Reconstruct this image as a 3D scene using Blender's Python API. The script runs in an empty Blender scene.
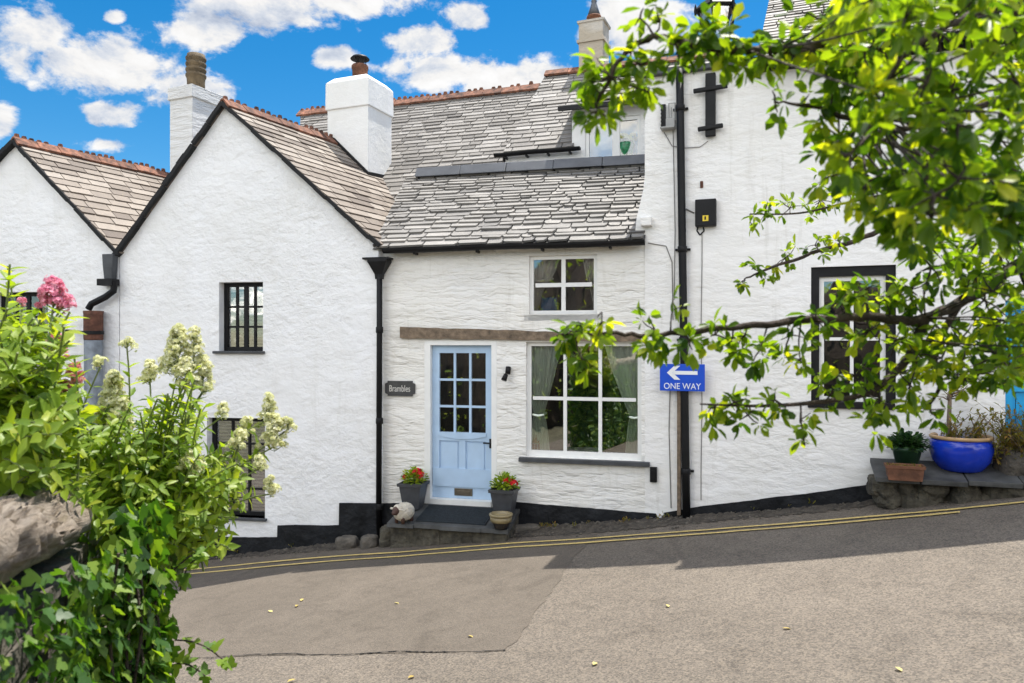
import bpy, bmesh, math, random
from mathutils import Vector, Matrix
from mathutils.geometry import tessellate_polygon
from mathutils import noise as MN
random.seed(7)
R = random.random
def U(a, b): return a + (b - a) * random.random()
SC = bpy.context.scene
COL = SC.collection
PI = math.pi
# ------------------------------------------------------------------ view
CAM = Vector((0, 0, 2.4)); FP = 740.0; CX, CY = 512.0, 341.5
def ray(px, py): return Vector(((px - CX) / FP, 1.0, (CY - py) / FP))
def at(px, py, Y): return CAM + ray(px, py) * Y
class Frame:                      # an upright wall plane; s along it, z up, o out of it
    def __init__(s, x, y, deg):
        a = math.radians(deg); s.p = Vector((x, y, 0))
        s.u = Vector((math.cos(a), -math.sin(a), 0)); s.n = Vector((-math.sin(a), -math.cos(a), 0)); s.k = Vector((0, 0, 1))
    def pt(s, a, z, o=0): return s.p + s.u * a + s.n * o + s.k * z
    def hit(s, px, py, o=0):
        d = ray(px, py); q = s.p + s.n * o
        return CAM + d * ((q - CAM).dot(s.n) / d.dot(s.n))
    def px(s, px, py, o=0):
        h = s.hit(px, py, o); return ((h - s.p).dot(s.u), h.z)
FC = Frame(0, 9.2, 14)
FB = Frame(-1.72, 9.53, 10)
FF = Frame(1.582, 8.80, 20)
FE = Frame(0, 11.2, 18)
# ground height along the lane
GP = [(-14, -4.3), (-7.5, -3.35), (-4.2, -2.93), (-1.75, -2.54), (0, -2.34), (1.9, -2.10), (3.95, -1.75), (5.6, -1.42), (9, -.85), (16, .1)]
def gz(s):
    if s <= GP[0][0]: return CAM.z + GP[0][1] + (s - GP[0][0]) * .1
    for (a, za), (b, zb) in zip(GP, GP[1:]):
        if s <= b:
            t = (s - a) / (b - a); return CAM.z + za + (zb - za) * t
    return CAM.z + GP[-1][1] + (s - GP[-1][0]) * .1
def gs(s):                        # smoothed
    return sum(gz(s + d) for d in (-.9, -.45, 0, .45, .9)) / 5
def lane(p): q = Vector((p[0], p[1], 0)) - FC.p; return q.dot(FC.u), q.dot(FC.n)
def ground(p): return gs(lane(p)[0])
def road_px(px, py):
    d = ray(px, py); lo, hi = 1.0, 14.0
    for _ in range(50):
        m = (lo + hi) / 2; p = CAM + d * m
        if p.z > ground(p): lo = m
        else: hi = m
    return CAM + d * lo
# ------------------------------------------------------------------ mesh builder
class MB:
    def __init__(s): s.v = []; s.f = []; s.t = []
    def add(s, verts, faces, tone=.5):
        b = len(s.v); s.v += [tuple(v) for v in verts]
        for f in faces: s.f.append([b + i for i in f]); s.t.append(tone)
    def quad(s, a, b, c, d, tone=.5): s.add([a, b, c, d], [(0, 1, 2, 3)], tone)
    def hexa(s, P, tone=.5):      # P: 4 bottom, 4 top
        s.add(P, [(3, 2, 1, 0), (4, 5, 6, 7), (0, 1, 5, 4), (1, 2, 6, 5), (2, 3, 7, 6), (3, 0, 4, 7)], tone)
    def fbox(s, F, s0, s1, z0, z1, o0, o1, tone=.5):
        s.hexa([F.pt(s0, z0, o1), F.pt(s1, z0, o1), F.pt(s1, z0, o0), F.pt(s0, z0, o0),
                F.pt(s0, z1, o1), F.pt(s1, z1, o1), F.pt(s1, z1, o0), F.pt(s0, z1, o0)], tone)
    def bar(s, a, b, w, h, up=Vector((0, 0, 1)), tone=.5):
        a = Vector(a); b = Vector(b); d = (b - a).normalized(); x = d.cross(up).normalized(); y = x.cross(d)
        s.hexa([p + x * i * w / 2 + y * j * h / 2 for j in (-1, 1) for p, i in ((a, -1), (a, 1), (b, 1), (b, -1))], tone)
    def tube(s, pts, r, n=10, tone=.5, cap=True):
        pts = [Vector(p) for p in pts]; m = len(pts)
        rr = r if isinstance(r, (list, tuple)) else [r] * m
        b = len(s.v); ref = None
        for i, p in enumerate(pts):
            d = (pts[min(i + 1, m - 1)] - pts[max(i - 1, 0)]).normalized()
            if ref is None: ref = d.orthogonal().normalized()
            x = (ref - d * ref.dot(d)).normalized(); ref = x; y = d.cross(x)
            for j in range(n):
                a = 2 * PI * j / n; s.v.append(tuple(p + (x * math.cos(a) + y * math.sin(a)) * rr[i]))
        for i in range(m - 1):
            for j in range(n):
                k = (j + 1) % n; s.f.append([b + i * n + j, b + i * n + k, b + (i + 1) * n + k, b + (i + 1) * n + j]); s.t.append(tone)
        if cap:
            s.f.append([b + j for j in range(n)][::-1]); s.t.append(tone)
            s.f.append([b + (m - 1) * n + j for j in range(n)]); s.t.append(tone)
    def lathe(s, c, prof, n=24, sx=1, sy=1, tone=.5):  # prof: (r, z)
        b = len(s.v); c = Vector(c)
        for r, z in prof:
            for j in range(n):
                a = 2 * PI * j / n; s.v.append((c.x + r * sx * math.cos(a), c.y + r * sy * math.sin(a), c.z + z))
        for i in range(len(prof) - 1):
            for j in range(n):
                k = (j + 1) % n; s.f.append([b + i * n + j, b + i * n + k, b + (i + 1) * n + k, b + (i + 1) * n + j]); s.t.append(tone)
        s.f.append([b + j for j in range(n)][::-1]); s.t.append(tone)
        s.f.append([b + (len(prof) - 1) * n + j for j in range(n)]); s.t.append(tone)
    def ball(s, c, rx, ry, rz, n=12, m=8, rot=None, tone=.5, wob=0):
        b = len(s.v); c = Vector(c)
        for i in range(m + 1):
            th = PI * i / m
            for j in range(n):
                a = 2 * PI * j / n; w = 1 + U(-wob, wob)
                q = Vector((rx * math.sin(th) * math.cos(a), ry * math.sin(th) * math.sin(a), rz * math.cos(th))) * w
                if rot: q = rot @ q
                s.v.append(tuple(c + q))
        for i in range(m):
            for j in range(n):
                k = (j + 1) % n; s.f.append([b + i * n + j, b + (i + 1) * n + j, b + (i + 1) * n + k, b + i * n + k]); s.t.append(tone)
    def build(s, name, mat, parent=None, smooth=False, bevel=0):
        me = bpy.data.meshes.new(name); me.from_pydata(s.v, [], s.f)
        at_ = me.attributes.new('tone', 'FLOAT', 'FACE'); at_.data.foreach_set('value', s.t)
        me.materials.append(mat)
        if smooth: me.polygons.foreach_set('use_smooth', [True] * len(s.f))
        me.update()
        o = bpy.data.objects.new(name, me); COL.objects.link(o)
        if parent:
            o.parent = parent; q = parent; off = Vector()
            while q: off += q.location; q = q.parent
            o.location = -off
        if bevel:
            bm = bmesh.new(); bm.from_mesh(me); bmesh.ops.remove_doubles(bm, verts=bm.verts, dist=1e-5)
            bmesh.ops.bevel(bm, geom=[e for e in bm.edges if len(e.link_faces) == 2 and e.calc_face_angle(0) > .5], offset=bevel, segments=2, affect='EDGES', profile=.6)
            bm.to_mesh(me); bm.free()
        return o
def tag(o, label=None, cat=None, group=None, kind=None):
    if label: o['label'] = label
    if cat: o['category'] = cat
    if group: o['group'] = group
    if kind: o['kind'] = kind
    return o
def thing(name, loc, label, cat, group=None):
    o = bpy.data.objects.new(name, None); COL.objects.link(o); o.location = loc; o.empty_display_size = .2
    return tag(o, label, cat, group)
def copy_thing(o, loc, label, rotz=0):
    c = o.copy(); COL.objects.link(c); c.location = loc; c.rotation_euler = (0, 0, rotz); c['label'] = label
    for ch in o.children:
        d = ch.copy(); COL.objects.link(d); d.parent = c
        for g in ch.children:
            e = g.copy(); COL.objects.link(e); e.parent = d
    return c
# ------------------------------------------------------------------ materials
class NT:
    def __init__(s, tree): s.t = tree; s.n = tree.nodes; s.l = tree.links
    def node(s, typ, **kw):
        n = s.n.new(typ)
        for k, v in kw.items(): setattr(n, k, v)
        return n
    def put(s, sock, v):
        if isinstance(v, bpy.types.NodeSocket): s.l.new(v, sock)
        elif v is not None: sock.default_value = v
    def math(s, op, a, b=None, c=None, clamp=False):
        n = s.node('ShaderNodeMath', operation=op, use_clamp=clamp); s.put(n.inputs[0], a); s.put(n.inputs[1], b)
        if c is not None: s.put(n.inputs[2], c)
        return n.outputs[0]
    def mix(s, fac, a, b, blend='MIX'):
        n = s.node('ShaderNodeMix', data_type='RGBA', blend_type=blend); s.put(n.inputs[0], fac)
        s.put(n.inputs[6], a); s.put(n.inputs[7], b); return n.outputs[2]
    def ramp(s, x, stops):
        n = s.node('ShaderNodeValToRGB'); s.put(n.inputs[0], x); e = n.color_ramp.elements
        while len(e) < len(stops): e.new(.5)
        for q, (p, c) in zip(e, stops): q.position = p; q.color = c if len(c) == 4 else (*c, 1)
        return n.outputs[0]
    def coord(s, scale=(1, 1, 1), rot=(0, 0, 0)):
        if not hasattr(s, 'tc'): s.tc = s.node('ShaderNodeTexCoord')
        m = s.node('ShaderNodeMapping'); m.inputs['Scale'].default_value = scale; m.inputs['Rotation'].default_value = rot
        s.l.new(s.tc.outputs['Object'], m.inputs[0]); return m.outputs[0]
    def noise(s, scale, detail=4, rough=.55, dist=0, vec=None):
        n = s.node('ShaderNodeTexNoise'); n.inputs['Scale'].default_value = scale; n.inputs['Detail'].default_value = detail
        n.inputs['Roughness'].default_value = rough; n.inputs['Distortion'].default_value = dist
        s.l.new(vec if vec is not None else s.coord(), n.inputs['Vector']); return n.outputs['Fac']
    def voro(s, scale, vec=None, feature='F1', out='Distance'):
        n = s.node('ShaderNodeTexVoronoi', feature=feature); n.inputs['Scale'].default_value = scale
        s.l.new(vec if vec is not None else s.coord(), n.inputs['Vector']); return n.outputs[out]
    def bump(s, h, strength=.5, dist=.02, prev=None):
        n = s.node('ShaderNodeBump'); n.inputs['Strength'].default_value = strength; n.inputs['Distance'].default_value = dist
        s.l.new(h, n.inputs['Height'])
        if prev is not None: s.l.new(prev, n.inputs['Normal'])
        return n.outputs[0]
def c4(c): return (c[0], c[1], c[2], 1)
def newmat(name):
    m = bpy.data.materials.new(name); m.use_nodes = True
    n = NT(m.node_tree); b = m.node_tree.nodes['Principled BSDF']; return m, n, b
def simple(name, col, rough=.6, var=.15, nscale=6, bump=.15, bscale=30, metal=0, spec=.5, tone=False, dist=.01, var2=None):
    m, n, b = newmat(name)
    dark = c4([x * (1 - var) for x in col]); lite = c4([min(1, x * (1 + var)) for x in col])
    f = n.ramp(n.noise(nscale, 5), [(.3, dark), (.7, lite)])
    if tone:
        a = n.node('ShaderNodeAttribute', attribute_name='tone'); f = n.mix(1, f, n.ramp(a.outputs['Fac'], [(0, (.62, .62, .62)), (1, (1.3, 1.3, 1.3))]), 'MULTIPLY')
    n.put(b.inputs['Base Color'], f); b.inputs['Roughness'].default_value = rough; b.inputs['Metallic'].default_value = metal
    b.inputs['Specular IOR Level'].default_value = spec
    if bump: n.put(b.inputs['Normal'], n.bump(n.noise(bscale, 4), bump, dist))
    return m
def whitewash(name, col, vscale, strength, dirt, rot=0, courses=0):
    m, n, b = newmat(name)
    warp = n.coord(vscale, (0, 0, rot))
    big = n.noise(1.3, 4, .5, .25, warp); mid = n.noise(5.0, 6, .62, .15, warp); fine = n.noise(60, 4, .6)
    wob = n.node('ShaderNodeVectorMath', operation='ADD'); nz = n.node('ShaderNodeTexNoise'); nz.inputs['Scale'].default_value = 3.5; n.l.new(n.coord(), nz.inputs['Vector'])
    sc_ = n.node('ShaderNodeVectorMath', operation='SCALE'); sc_.inputs['Scale'].default_value = .22; n.l.new(nz.outputs['Color'], sc_.inputs[0]); n.l.new(n.coord(), wob.inputs[0]); n.l.new(sc_.outputs[0], wob.inputs[1])
    mp_ = n.node('ShaderNodeMapping'); mp_.inputs['Scale'].default_value = (1.5, 1.5, 7.5); n.l.new(wob.outputs[0], mp_.inputs[0])
    joint = n.ramp(n.math('ADD', n.voro(1.0, mp_.outputs[0], 'DISTANCE_TO_EDGE'), n.math('MULTIPLY', mid, .12)), [(.03, (0, 0, 0)), (.16, (.75, .75, .75)), (.4, (1, 1, 1))])
    sp = n.noise(.9, 6, .65, 1.0); st = n.noise(2.5, 6, .7, .5, n.coord((1.6, 1.6, .35)))
    base = n.mix(n.ramp(sp, [(.35, (0, 0, 0)), (.72, (1, 1, 1))]), c4(col), c4([x * y for x, y in zip(col, (.93, .925, .90))]))
    base = n.mix(n.math('MULTIPLY', n.ramp(st, [(.56, (0, 0, 0)), (.78, (1, 1, 1))]), dirt), base, (.46, .42, .35, 1))
    run = n.ramp(n.noise(1.0, 6, .72, .6, n.coord((5.5, 5.5, .45))), [(.58, (0, 0, 0)), (.76, (1, 1, 1))])
    base = n.mix(n.math('MULTIPLY', run, dirt * 1.1), base, (.40, .38, .30, 1))
    patch = n.ramp(n.noise(.8, 4, .5, .5), [(.56, (0, 0, 0)), (.60, (1, 1, 1))]); base = n.mix(n.math('MULTIPLY', patch, .25), base, (.86, .86, .86, 1))
    chips = n.ramp(n.noise(9, 6, .7, .3), [(.70, (0, 0, 0)), (.74, (1, 1, 1))])
    base = n.mix(n.math('MULTIPLY', chips, .5 * dirt + .12), base, (.5, .47, .42, 1))
    n.put(b.inputs['Base Color'], base); b.inputs['Roughness'].default_value = .85; b.inputs['Specular IOR Level'].default_value = .2
    nb = n.bump(big, min(1, strength), .12); pm = n.ramp(n.noise(.75, 3, .5), [(.35, (.25, .25, .25)), (.65, (1, 1, 1))]); nb = n.bump(n.math('MULTIPLY', n.math('SUBTRACT', mid, .5), pm), min(1, strength * 1.9), .05, nb); nb = n.bump(joint, courses, .03, nb); nb = n.bump(fine, .35, .006, nb)
    n.put(b.inputs['Normal'], nb); return m
def slate_mat(name, stops, lichen=.3, lcol=(.55, .45, .22, 1)):
    m, n, b = newmat(name)
    a = n.node('ShaderNodeAttribute', attribute_name='tone')
    col = n.ramp(a.outputs['Fac'], stops)
    col = n.mix(n.ramp(n.noise(5, 6, .7), [(.3, (.0, .0, .0)), (.75, (.55, .55, .55))]), col, n.mix(1, col, (.55, .55, .56, 1), 'MULTIPLY'))
    li = n.ramp(n.noise(14, 6, .7, .4), [(.62, (0, 0, 0)), (.70, (1, 1, 1))])
    col = n.mix(n.math('MULTIPLY', li, lichen * 1.3), col, lcol)
    n.put(b.inputs['Base Color'], col); b.inputs['Roughness'].default_value = .62; b.inputs['Specular IOR Level'].default_value = .35
    n.put(b.inputs['Normal'], n.bump(n.noise(24, 6, .7, .2, n.coord((1, 1, 2))), .5, .012)); return m
def leaf_mat(name, stops, trans=.45, rough=.42, tcol=None, spec=.4):
    m, n, b = newmat(name)
    a = n.node('ShaderNodeAttribute', attribute_name='tone'); col = n.ramp(a.outputs['Fac'], stops)
    n.put(b.inputs['Base Color'], col); b.inputs['Roughness'].default_value = rough; b.inputs['Specular IOR Level'].default_value = spec
    n.put(b.inputs['Normal'], n.bump(n.noise(90, 3), .2, .003))
    tr = n.node('ShaderNodeBsdfTranslucent'); n.put(tr.inputs[0], n.mix(1, col, tcol or (1.5, 1.75, .6, 1), 'MULTIPLY'))
    mx = n.node('ShaderNodeMixShader'); mx.inputs[0].default_value = trans
    n.l.new(b.outputs[0], mx.inputs[1]); n.l.new(tr.outputs[0], mx.inputs[2]); n.l.new(mx.outputs[0], n.n['Material Output'].inputs[0]); return m
def glass_mat(name, fac=.16, tint=(.97, .985, .975, 1)):
    m, n, b = newmat(name); n.n.remove(b)
    t = n.node('ShaderNodeBsdfTransparent'); t.inputs[0].default_value = tint
    g = n.node('ShaderNodeBsdfGlossy'); g.inputs['Roughness'].default_value = .015
    n.put(g.inputs['Normal'], n.bump(n.noise(2.2, 2), .12, .02))
    lw = n.node('ShaderNodeFresnel'); lw.inputs[0].default_value = 1.5
    mx = n.node('ShaderNodeMixShader'); n.put(mx.inputs[0], n.math('ADD', n.math('MULTIPLY', lw.outputs[0], 1.0), fac, clamp=True))
    n.l.new(t.outputs[0], mx.inputs[1]); n.l.new(g.outputs[0], mx.inputs[2]); n.l.new(mx.outputs[0], n.n['Material Output'].inputs[0]); return m
def asphalt(name, c0, c1, grain, gscale):
    m, n, b = newmat(name)
    big = n.noise(.55, 5, .6, .6); mid = n.noise(7, 5, .65); vo = n.voro(gscale, out='Color')
    sep = n.node('ShaderNodeSeparateColor'); n.l.new(vo, sep.inputs[0])
    col = n.mix(n.ramp(big, [(.3, (0, 0, 0)), (.7, (1, 1, 1))]), c4(c0), c4(c1))
    col = n.mix(n.math('MULTIPLY', n.ramp(mid, [(.4, (0, 0, 0)), (.75, (1, 1, 1))]), .35), col, c4([x * .72 for x in c0]))
    g = n.ramp(sep.outputs[0], [(0, (1 - grain,) * 3), (.5, (1, 1, 1)), (1, (1 + grain * 1.1, 1 + grain, 1 + grain * .8))])
    col = n.mix(1, col, g, 'MULTIPLY')
    bl = n.ramp(n.noise(1.7, 6, .7, 1.5), [(.50, (1, 1, 1)), (.70, (.76, .755, .75))])
    col = n.mix(1, col, bl, 'MULTIPLY')
    n.put(b.inputs['Base Color'], col); b.inputs['Roughness'].default_value = .8; b.inputs['Specular IOR Level'].default_value = .3
    n.put(b.inputs['Normal'], n.bump(n.voro(gscale * .8), .55, .006, n.bump(n.noise(3, 4), .2, .03))); return m
M = {}
M['wall_b'] = whitewash('white_render', (.845, .85, .86), (2.0, 2.0, 2.6), .34, .18, 0, .06)
M['wall_c'] = whitewash('cream_limewash', (.86, .845, .81), (1.1, 1.1, 5.0), .38, .34, 0, .30)
M['wall_f'] = whitewash('white_limewash', (.86, .85, .835), (1.4, 1.4, 3.0), .28, .32, 0, .09)
M['white'] = simple('white_paint', (.80, .80, .78), .45, .04, 8, .08)
M['black'] = simple('black_paint', (.009, .009, .010), .5, .3, 7, .15, 40, spec=.22)
M['plinth'] = simple('black_masonry_paint', (.011, .012, .014), .6, .5, 5, .8, 7, dist=.05, spec=.2)
M['blue_door'] = simple('pale_blue_paint', (.42, .57, .75), .5, .06, 5, .05, 60)
M['slate_warm'] = slate_mat('warm_slate', [(0, (.085, .062, .05)), (.25, (.175, .140, .112)), (.65, (.245, .203, .166)), (1, (.33, .285, .24))], .30)
M['slate_grey'] = slate_mat('grey_slate', [(0, (.11, .102, .095)), (.4, (.215, .20, .182)), (.8, (.29, .272, .25)), (1, (.38, .36, .335))], .25, (.5, .45, .33, 1))
M['slate_front'] = slate_mat('rough_grey_slate', [(0, (.115, .11, .105)), (.35, (.21, .20, .187)), (.8, (.285, .27, .25)), (1, (.36, .34, .315))], .35, (.52, .47, .40, 1))
M['ridge'] = simple('terracotta', (.17, .072, .042), .85, .75, 11, .6, 25, tone=True)
M['terracotta'] = simple('terracotta_pot', (.155, .066, .036), .85, .5, 8, .3, 30)
M['lead'] = simple('lead_sheet', (.085, .09, .10), .45, .2, 5, .2, 12, spec=.5)
M['glass'] = glass_mat('window_glass', .25)
M['glass_sky'] = glass_mat('dormer_glass', .07)
M['dark_room'] = simple('dim_room', (.030, .032, .030), .9, .4, 2, 0)
M['timber'] = simple('weathered_timber', (.17, .125, .085), .8, .5, 14, .6, 30, dist=.02)
M['slate_sill'] = simple('sill_slate', (.05, .054, .06), .6, .3, 6, .3, 20)
M['step'] = simple('step_slate', (.056, .057, .056), .7, .5, 5, .4, 16)
M['moss'] = simple('mossy_stone', (.070, .062, .045), .9, .6, 9, 1, 14, dist=.05)
M['stone'] = simple('grey_stone', (.105, .092, .075), .85, .45, 7, 1, 14, dist=.04)
M['dirt'] = simple('gutter_dirt', (.065, .054, .042), .95, .55, 11, 1, 30, dist=.03)
M['mat'] = simple('rubber_mat', (.012, .018, .024), .8, .3, 30, .6, 160)
M['curtain'] = leaf_mat('sage_curtain', [(0, (.70, .79, .68)), (1, (.80, .87, .77))], .08, .8, (1, 1, 1, 1), .1)
M['net'] = leaf_mat('cream_curtain', [(0, (.70, .67, .60)), (1, (.82, .80, .74))], .08, .8, (1, 1, 1, 1), .1)
M['asphalt'] = asphalt('coarse_asphalt', (.132, .112, .091), (.168, .143, .117), .40, 92)
M['asphalt2'] = asphalt('smooth_asphalt', (.111, .093, .074), (.142, .119, .096), .22, 120)
M['yellow_line'] = simple('yellow_road_paint', (.62, .46, .16), .7, .25, 30, .3, 90)
M['earth'] = simple('bare_earth', (.11, .10, .06), .95, .4, 2, .6, 6, dist=.1)
M['bark'] = simple('bark', (.055, .040, .030), .9, .5, 20, 1, 40, dist=.02)
M['stem'] = simple('green_stem', (.16, .20, .06), .6, .3, 12, 0)
M['leaf_tree'] = leaf_mat('tree_leaf', [(0, (.035, .090, .014)), (.4, (.10, .19, .020)), (.8, (.21, .31, .028)), (1, (.36, .42, .035))], .66, .38, (2.3, 2.0, .35, 1))
M['leaf_val'] = leaf_mat('valerian_leaf', [(0, (.10, .185, .026)), (.5, (.25, .37, .045)), (1, (.42, .48, .07))], .52, .42, (1.8, 1.65, .38, 1))
M['leaf_ivy'] = leaf_mat('ivy_leaf', [(0, (.024, .070, .014)), (.5, (.070, .165, .026)), (1, (.23, .33, .042))], .42, .48, (1.9, 2.0, .5, 1), .6)
M['leaf_dark'] = leaf_mat('dark_leaf', [(0, (.010, .035, .012)), (1, (.04, .09, .025))], .25, .4)
M['leaf_olive'] = leaf_mat('olive_leaf', [(0, (.10, .10, .018)), (.6, (.22, .19, .03)), (1, (.30, .16, .04))], .4, .5)
M['petal_cream'] = leaf_mat('cream_petal', [(0, (.62, .64, .32)), (.5, (.80, .79, .52)), (1, (.88, .86, .70))], .35, .6, (1.1, 1.1, .8, 1))
M['petal_pink'] = leaf_mat('pink_petal', [(0, (.70, .22, .36)), (1, (.88, .52, .62))], .35, .6, (1.2, .9, .9, 1))
M['petal_rust'] = leaf_mat('rose_red_petal', [(0, (.62, .22, .22)), (1, (.78, .44, .40))], .35, .6, (1.2, .9, .9, 1))
M['petal_red'] = leaf_mat('red_petal', [(0, (.50, .008, .012)), (1, (.80, .03, .03))], .25, .5, (1.2, .9, .9, 1))
M['planter'] = simple('lead_grey_planter', (.05, .053, .06), .5, .25, 9, .2, 30)
M['soil'] = simple('soil', (.035, .025, .018), .95, .4, 20, 1, 50)
M['fleece'] = simple('painted_fleece', (.62, .56, .46), .8, .15, 12, .9, 38, dist=.03)
M['face'] = simple('brown_face', (.07, .035, .025), .6, .3, 12, .2)
M['glaze_tan'] = simple('tan_stoneware', (.24, .19, .10), .35, .25, 10, .1)
M['glaze_dark'] = simple('dark_stoneware', (.022, .018, .018), .3, .3, 10, .1)
M['glaze_blue'] = simple('blue_glaze', (.008, .035, .40), .16, .25, 5, .05, 20)
M['glaze_rim'] = simple('tan_rim', (.42, .27, .13), .45, .2, 12, .1)
M['green_pot'] = simple('green_pot', (.02, .06, .03), .35, .2, 8, .1)
M['sign_blue'] = simple('sign_blue', (.008, .075, .56), .35, .05, 6, .03)
M['sign_white'] = simple('sign_white', (.82, .83, .85), .4, .03, 6, 0)
M['plaque'] = simple('plaque_slate', (.045, .045, .045), .6, .3, 12, .3, 30)
M['plaque_text'] = simple('plaque_lettering', (.60, .58, .54), .6, .05, 6, 0)
M['metal'] = simple('dull_metal', (.16, .14, .11), .4, .2, 12, .1, metal=.8)
M['zinc'] = simple('galvanised_pipe', (.17, .19, .21), .6, .4, 9, .25, 20)
M['rust'] = simple('rusty_iron', (.11, .045, .028), .85, .5, 14, .6, 35)
M['grey_box'] = simple('grey_plastic', (.30, .30, .29), .5, .1, 9, .05)
M['yellow_label'] = simple('yellow_label', (.75, .55, .03), .5, .05, 9, 0)
M['turquoise'] = simple('turquoise_paint', (.015, .33, .66), .4, .08, 5, .05)
M['pot_old'] = simple('mossy_clay', (.12, .085, .045), .8, .5, 9, .5, 25)
M['render_chimney'] = whitewash('chimney_render', (.84, .84, .83), (2, 2, 3), .08, .12)
M['render_stone'] = whitewash('old_buff_render', (.48, .42, .34), (2, 2, 3), .3, .4)
M['brick_white'] = whitewash('whitened_brick', (.74, .74, .74), (2, 2, 12), .4, .12)
M['louvre'] = simple('louvre_paint', (.30, .29, .25), .7, .15, 9, 0)
M['cable'] = simple('grey_cable', (.16, .15, .14), .6, .2, 9, 0)
M['wood_orn'] = simple('rusty_lantern_metal', (.30, .15, .06), .5, .3, 12, .2)
M['china'] = simple('white_china', (.75, .75, .73), .25, .04, 9, 0)
M['leaf_fallen'] = leaf_mat('fallen_leaf_yellow', [(0, (.40, .27, .05)), (1, (.62, .55, .22))], .2, .6, (1, 1, 1, 1))
M['vase'] = simple('green_vase', (.03, .22, .09), .3, .6, 30, 0)
M['yellow_glass'] = simple('blue_fabric', (.10, .20, .38), .7, .2, 9, 0)
SUN_E, SKY_E, CLOUD_E, EXPO = 2.8, .11, 1.65, 1.42
SKY_HUE, SKY_SAT, SKY_VAL = .494, 1.42, .50
# ------------------------------------------------------------------ ground and lane
def sheet(name, mat, ss, oo, dz, kind='structure'):
    m = MB(); n = len(oo)
    m.v = [tuple(FC.pt(s, gs(s) + dz, o)) for s in ss for o in oo]
    for i in range(len(ss) - 1):
        for j in range(n - 1): m.f.append([i * n + j, i * n + j + 1, (i + 1) * n + j + 1, (i + 1) * n + j][::-1]); m.t.append(.5)
    o = m.build(name, mat, smooth=True); o['kind'] = kind; return o
def lin(a, b, n): return [a + (b - a) * i / n for i in range(n + 1)]
sheet('ground', M['earth'], lin(-160, -16, 6) + lin(-14, 18, 32) + lin(22, 160, 6), lin(-160, -10, 5) + lin(-8, 12, 10) + lin(20, 160, 5), -.06)
sheet('lane_road', M['asphalt'], lin(-30, 30, 120), lin(.10, 9.0, 12), 0)
SEG = lambda P: [P[i] + (P[i + 1] - P[i]) * (k / 6) for i in range(len(P) - 1) for k in range(6)] + [P[-1]]
def ribbon(name, mat, pts, w, dz, wob=0):
    pts = SEG(pts); m = MB()
    for i, p in enumerate(pts):
        d = pts[min(i + 1, len(pts) - 1)] - pts[max(i - 1, 0)]; d.z = 0; d.normalize(); x = Vector((-d.y, d.x, 0))
        for k in (-1, 1):
            q = p + x * k * (w / 2) * (1 + U(-wob, wob)); m.v.append((q.x, q.y, ground(q) + dz))
    for i in range(len(pts) - 1): m.f.append([2 * i, 2 * i + 2, 2 * i + 3, 2 * i + 1]); m.t.append(.5)
    o = m.build(name, mat); o['kind'] = 'structure'; return o
# smoother resurfaced patch on the left of the lane, ragged right edge
edge = [(600, 533), (588, 545), (572, 560), (556, 585), (538, 610), (516, 642), (505, 651)]
E = SEG([road_px(*e) for e in edge]); m = MB()
for i, p in enumerate(E):
    s, o = lane(p); s += U(-.02, .02)
    for k in range(13):
        ss = s + (-14 - s) * (k / 12) ** 1.5; q = FC.pt(ss, 0, o); m.v.append((q.x, q.y, gs(ss) + .004))
for i in range(len(E) - 1):
    for k in range(12): m.f.append([i * 13 + k, i * 13 + k + 1, (i + 1) * 13 + k + 1, (i + 1) * 13 + k][::-1]); m.t.append(.5)
m.build('road_resurfaced_patch', M['asphalt2'], smooth=True)['kind'] = 'structure'
sq, oq = lane(road_px(505, 651)); ck = []
for i in range(60): q = FC.pt(sq - i * .12, 0, oq + U(-.012, .012) + .02 * math.sin(i * .7)); q.z = ground(q); ck.append(q)
ribbon('road_crack', M['black'], ck, .009, .009, .95)
fr = [FC.pt(-13 + i, 0, lane(road_px(486, 651))[1] + .05 * math.sin(i)) for i in range(2)]
y1 = [(-40, 590), (60, 582), (160, 573), (256, 564), (400, 553), (512, 544), (640, 535.5), (740, 528), (870, 517.5), (960, 509.5), (1024, 503), (1100, 495)]
y2 = [(-40, 595), (60, 586.5), (160, 577), (256, 568.5), (400, 557.3), (512, 548), (640, 539.3), (740, 531.6), (870, 521), (960, 513)]
ribbon('road_yellow_line', M['yellow_line'], [road_px(*p) for p in y1], .050, .012, .22)
ribbon('road_yellow_line', M['yellow_line'], [road_px(*p) for p in y2], .050, .012, .22)
bank = lambda s: max(0, min(1, (s - 4.0) / .5))
# dirty verge between the houses and the lines
m = MB(); ss = lin(-9, 9, 420)
for i, s in enumerate(ss):
    for k, o in enumerate((-.4, .12 + U(-.03, .03), .26 + U(-.05, .05), .42 + .05 * math.sin(s * 2.1) + U(-.05, .05))):
        q = FC.pt(s, 0, o); m.v.append((q.x, q.y, gs(s) + (.03 + .13 * bank(s), .03 + .12 * bank(s) + U(-.012, .016), .022 + .05 * bank(s) + U(-.012, .012), .006)[k]))
for i in range(len(ss) - 1):
    for k in range(3): m.f.append([i * 4 + k, i * 4 + k + 1, (i + 1) * 4 + k + 1, (i + 1) * 4 + k][::-1]); m.t.append(.5)
m.build('verge', M['dirt'])['kind'] = 'structure'
m = MB()
for _ in range(1500):
    s = U(-6, 6.5); o = abs(random.gauss(.2, .14)) + .02; q = FC.pt(s, 0, o); r = U(.005, .022)
    m.ball((q.x, q.y, gs(s) + max(.008, .045 + .11 * bank(s) - .11 * o)), r * U(.8, 1.6), r, r * .8, 5, 3, None, R(), .25)
tag(m.build('gravel', M['stone']), 'loose grit and small stones along the foot of the white walls', 'gravel', kind='stuff')
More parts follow.
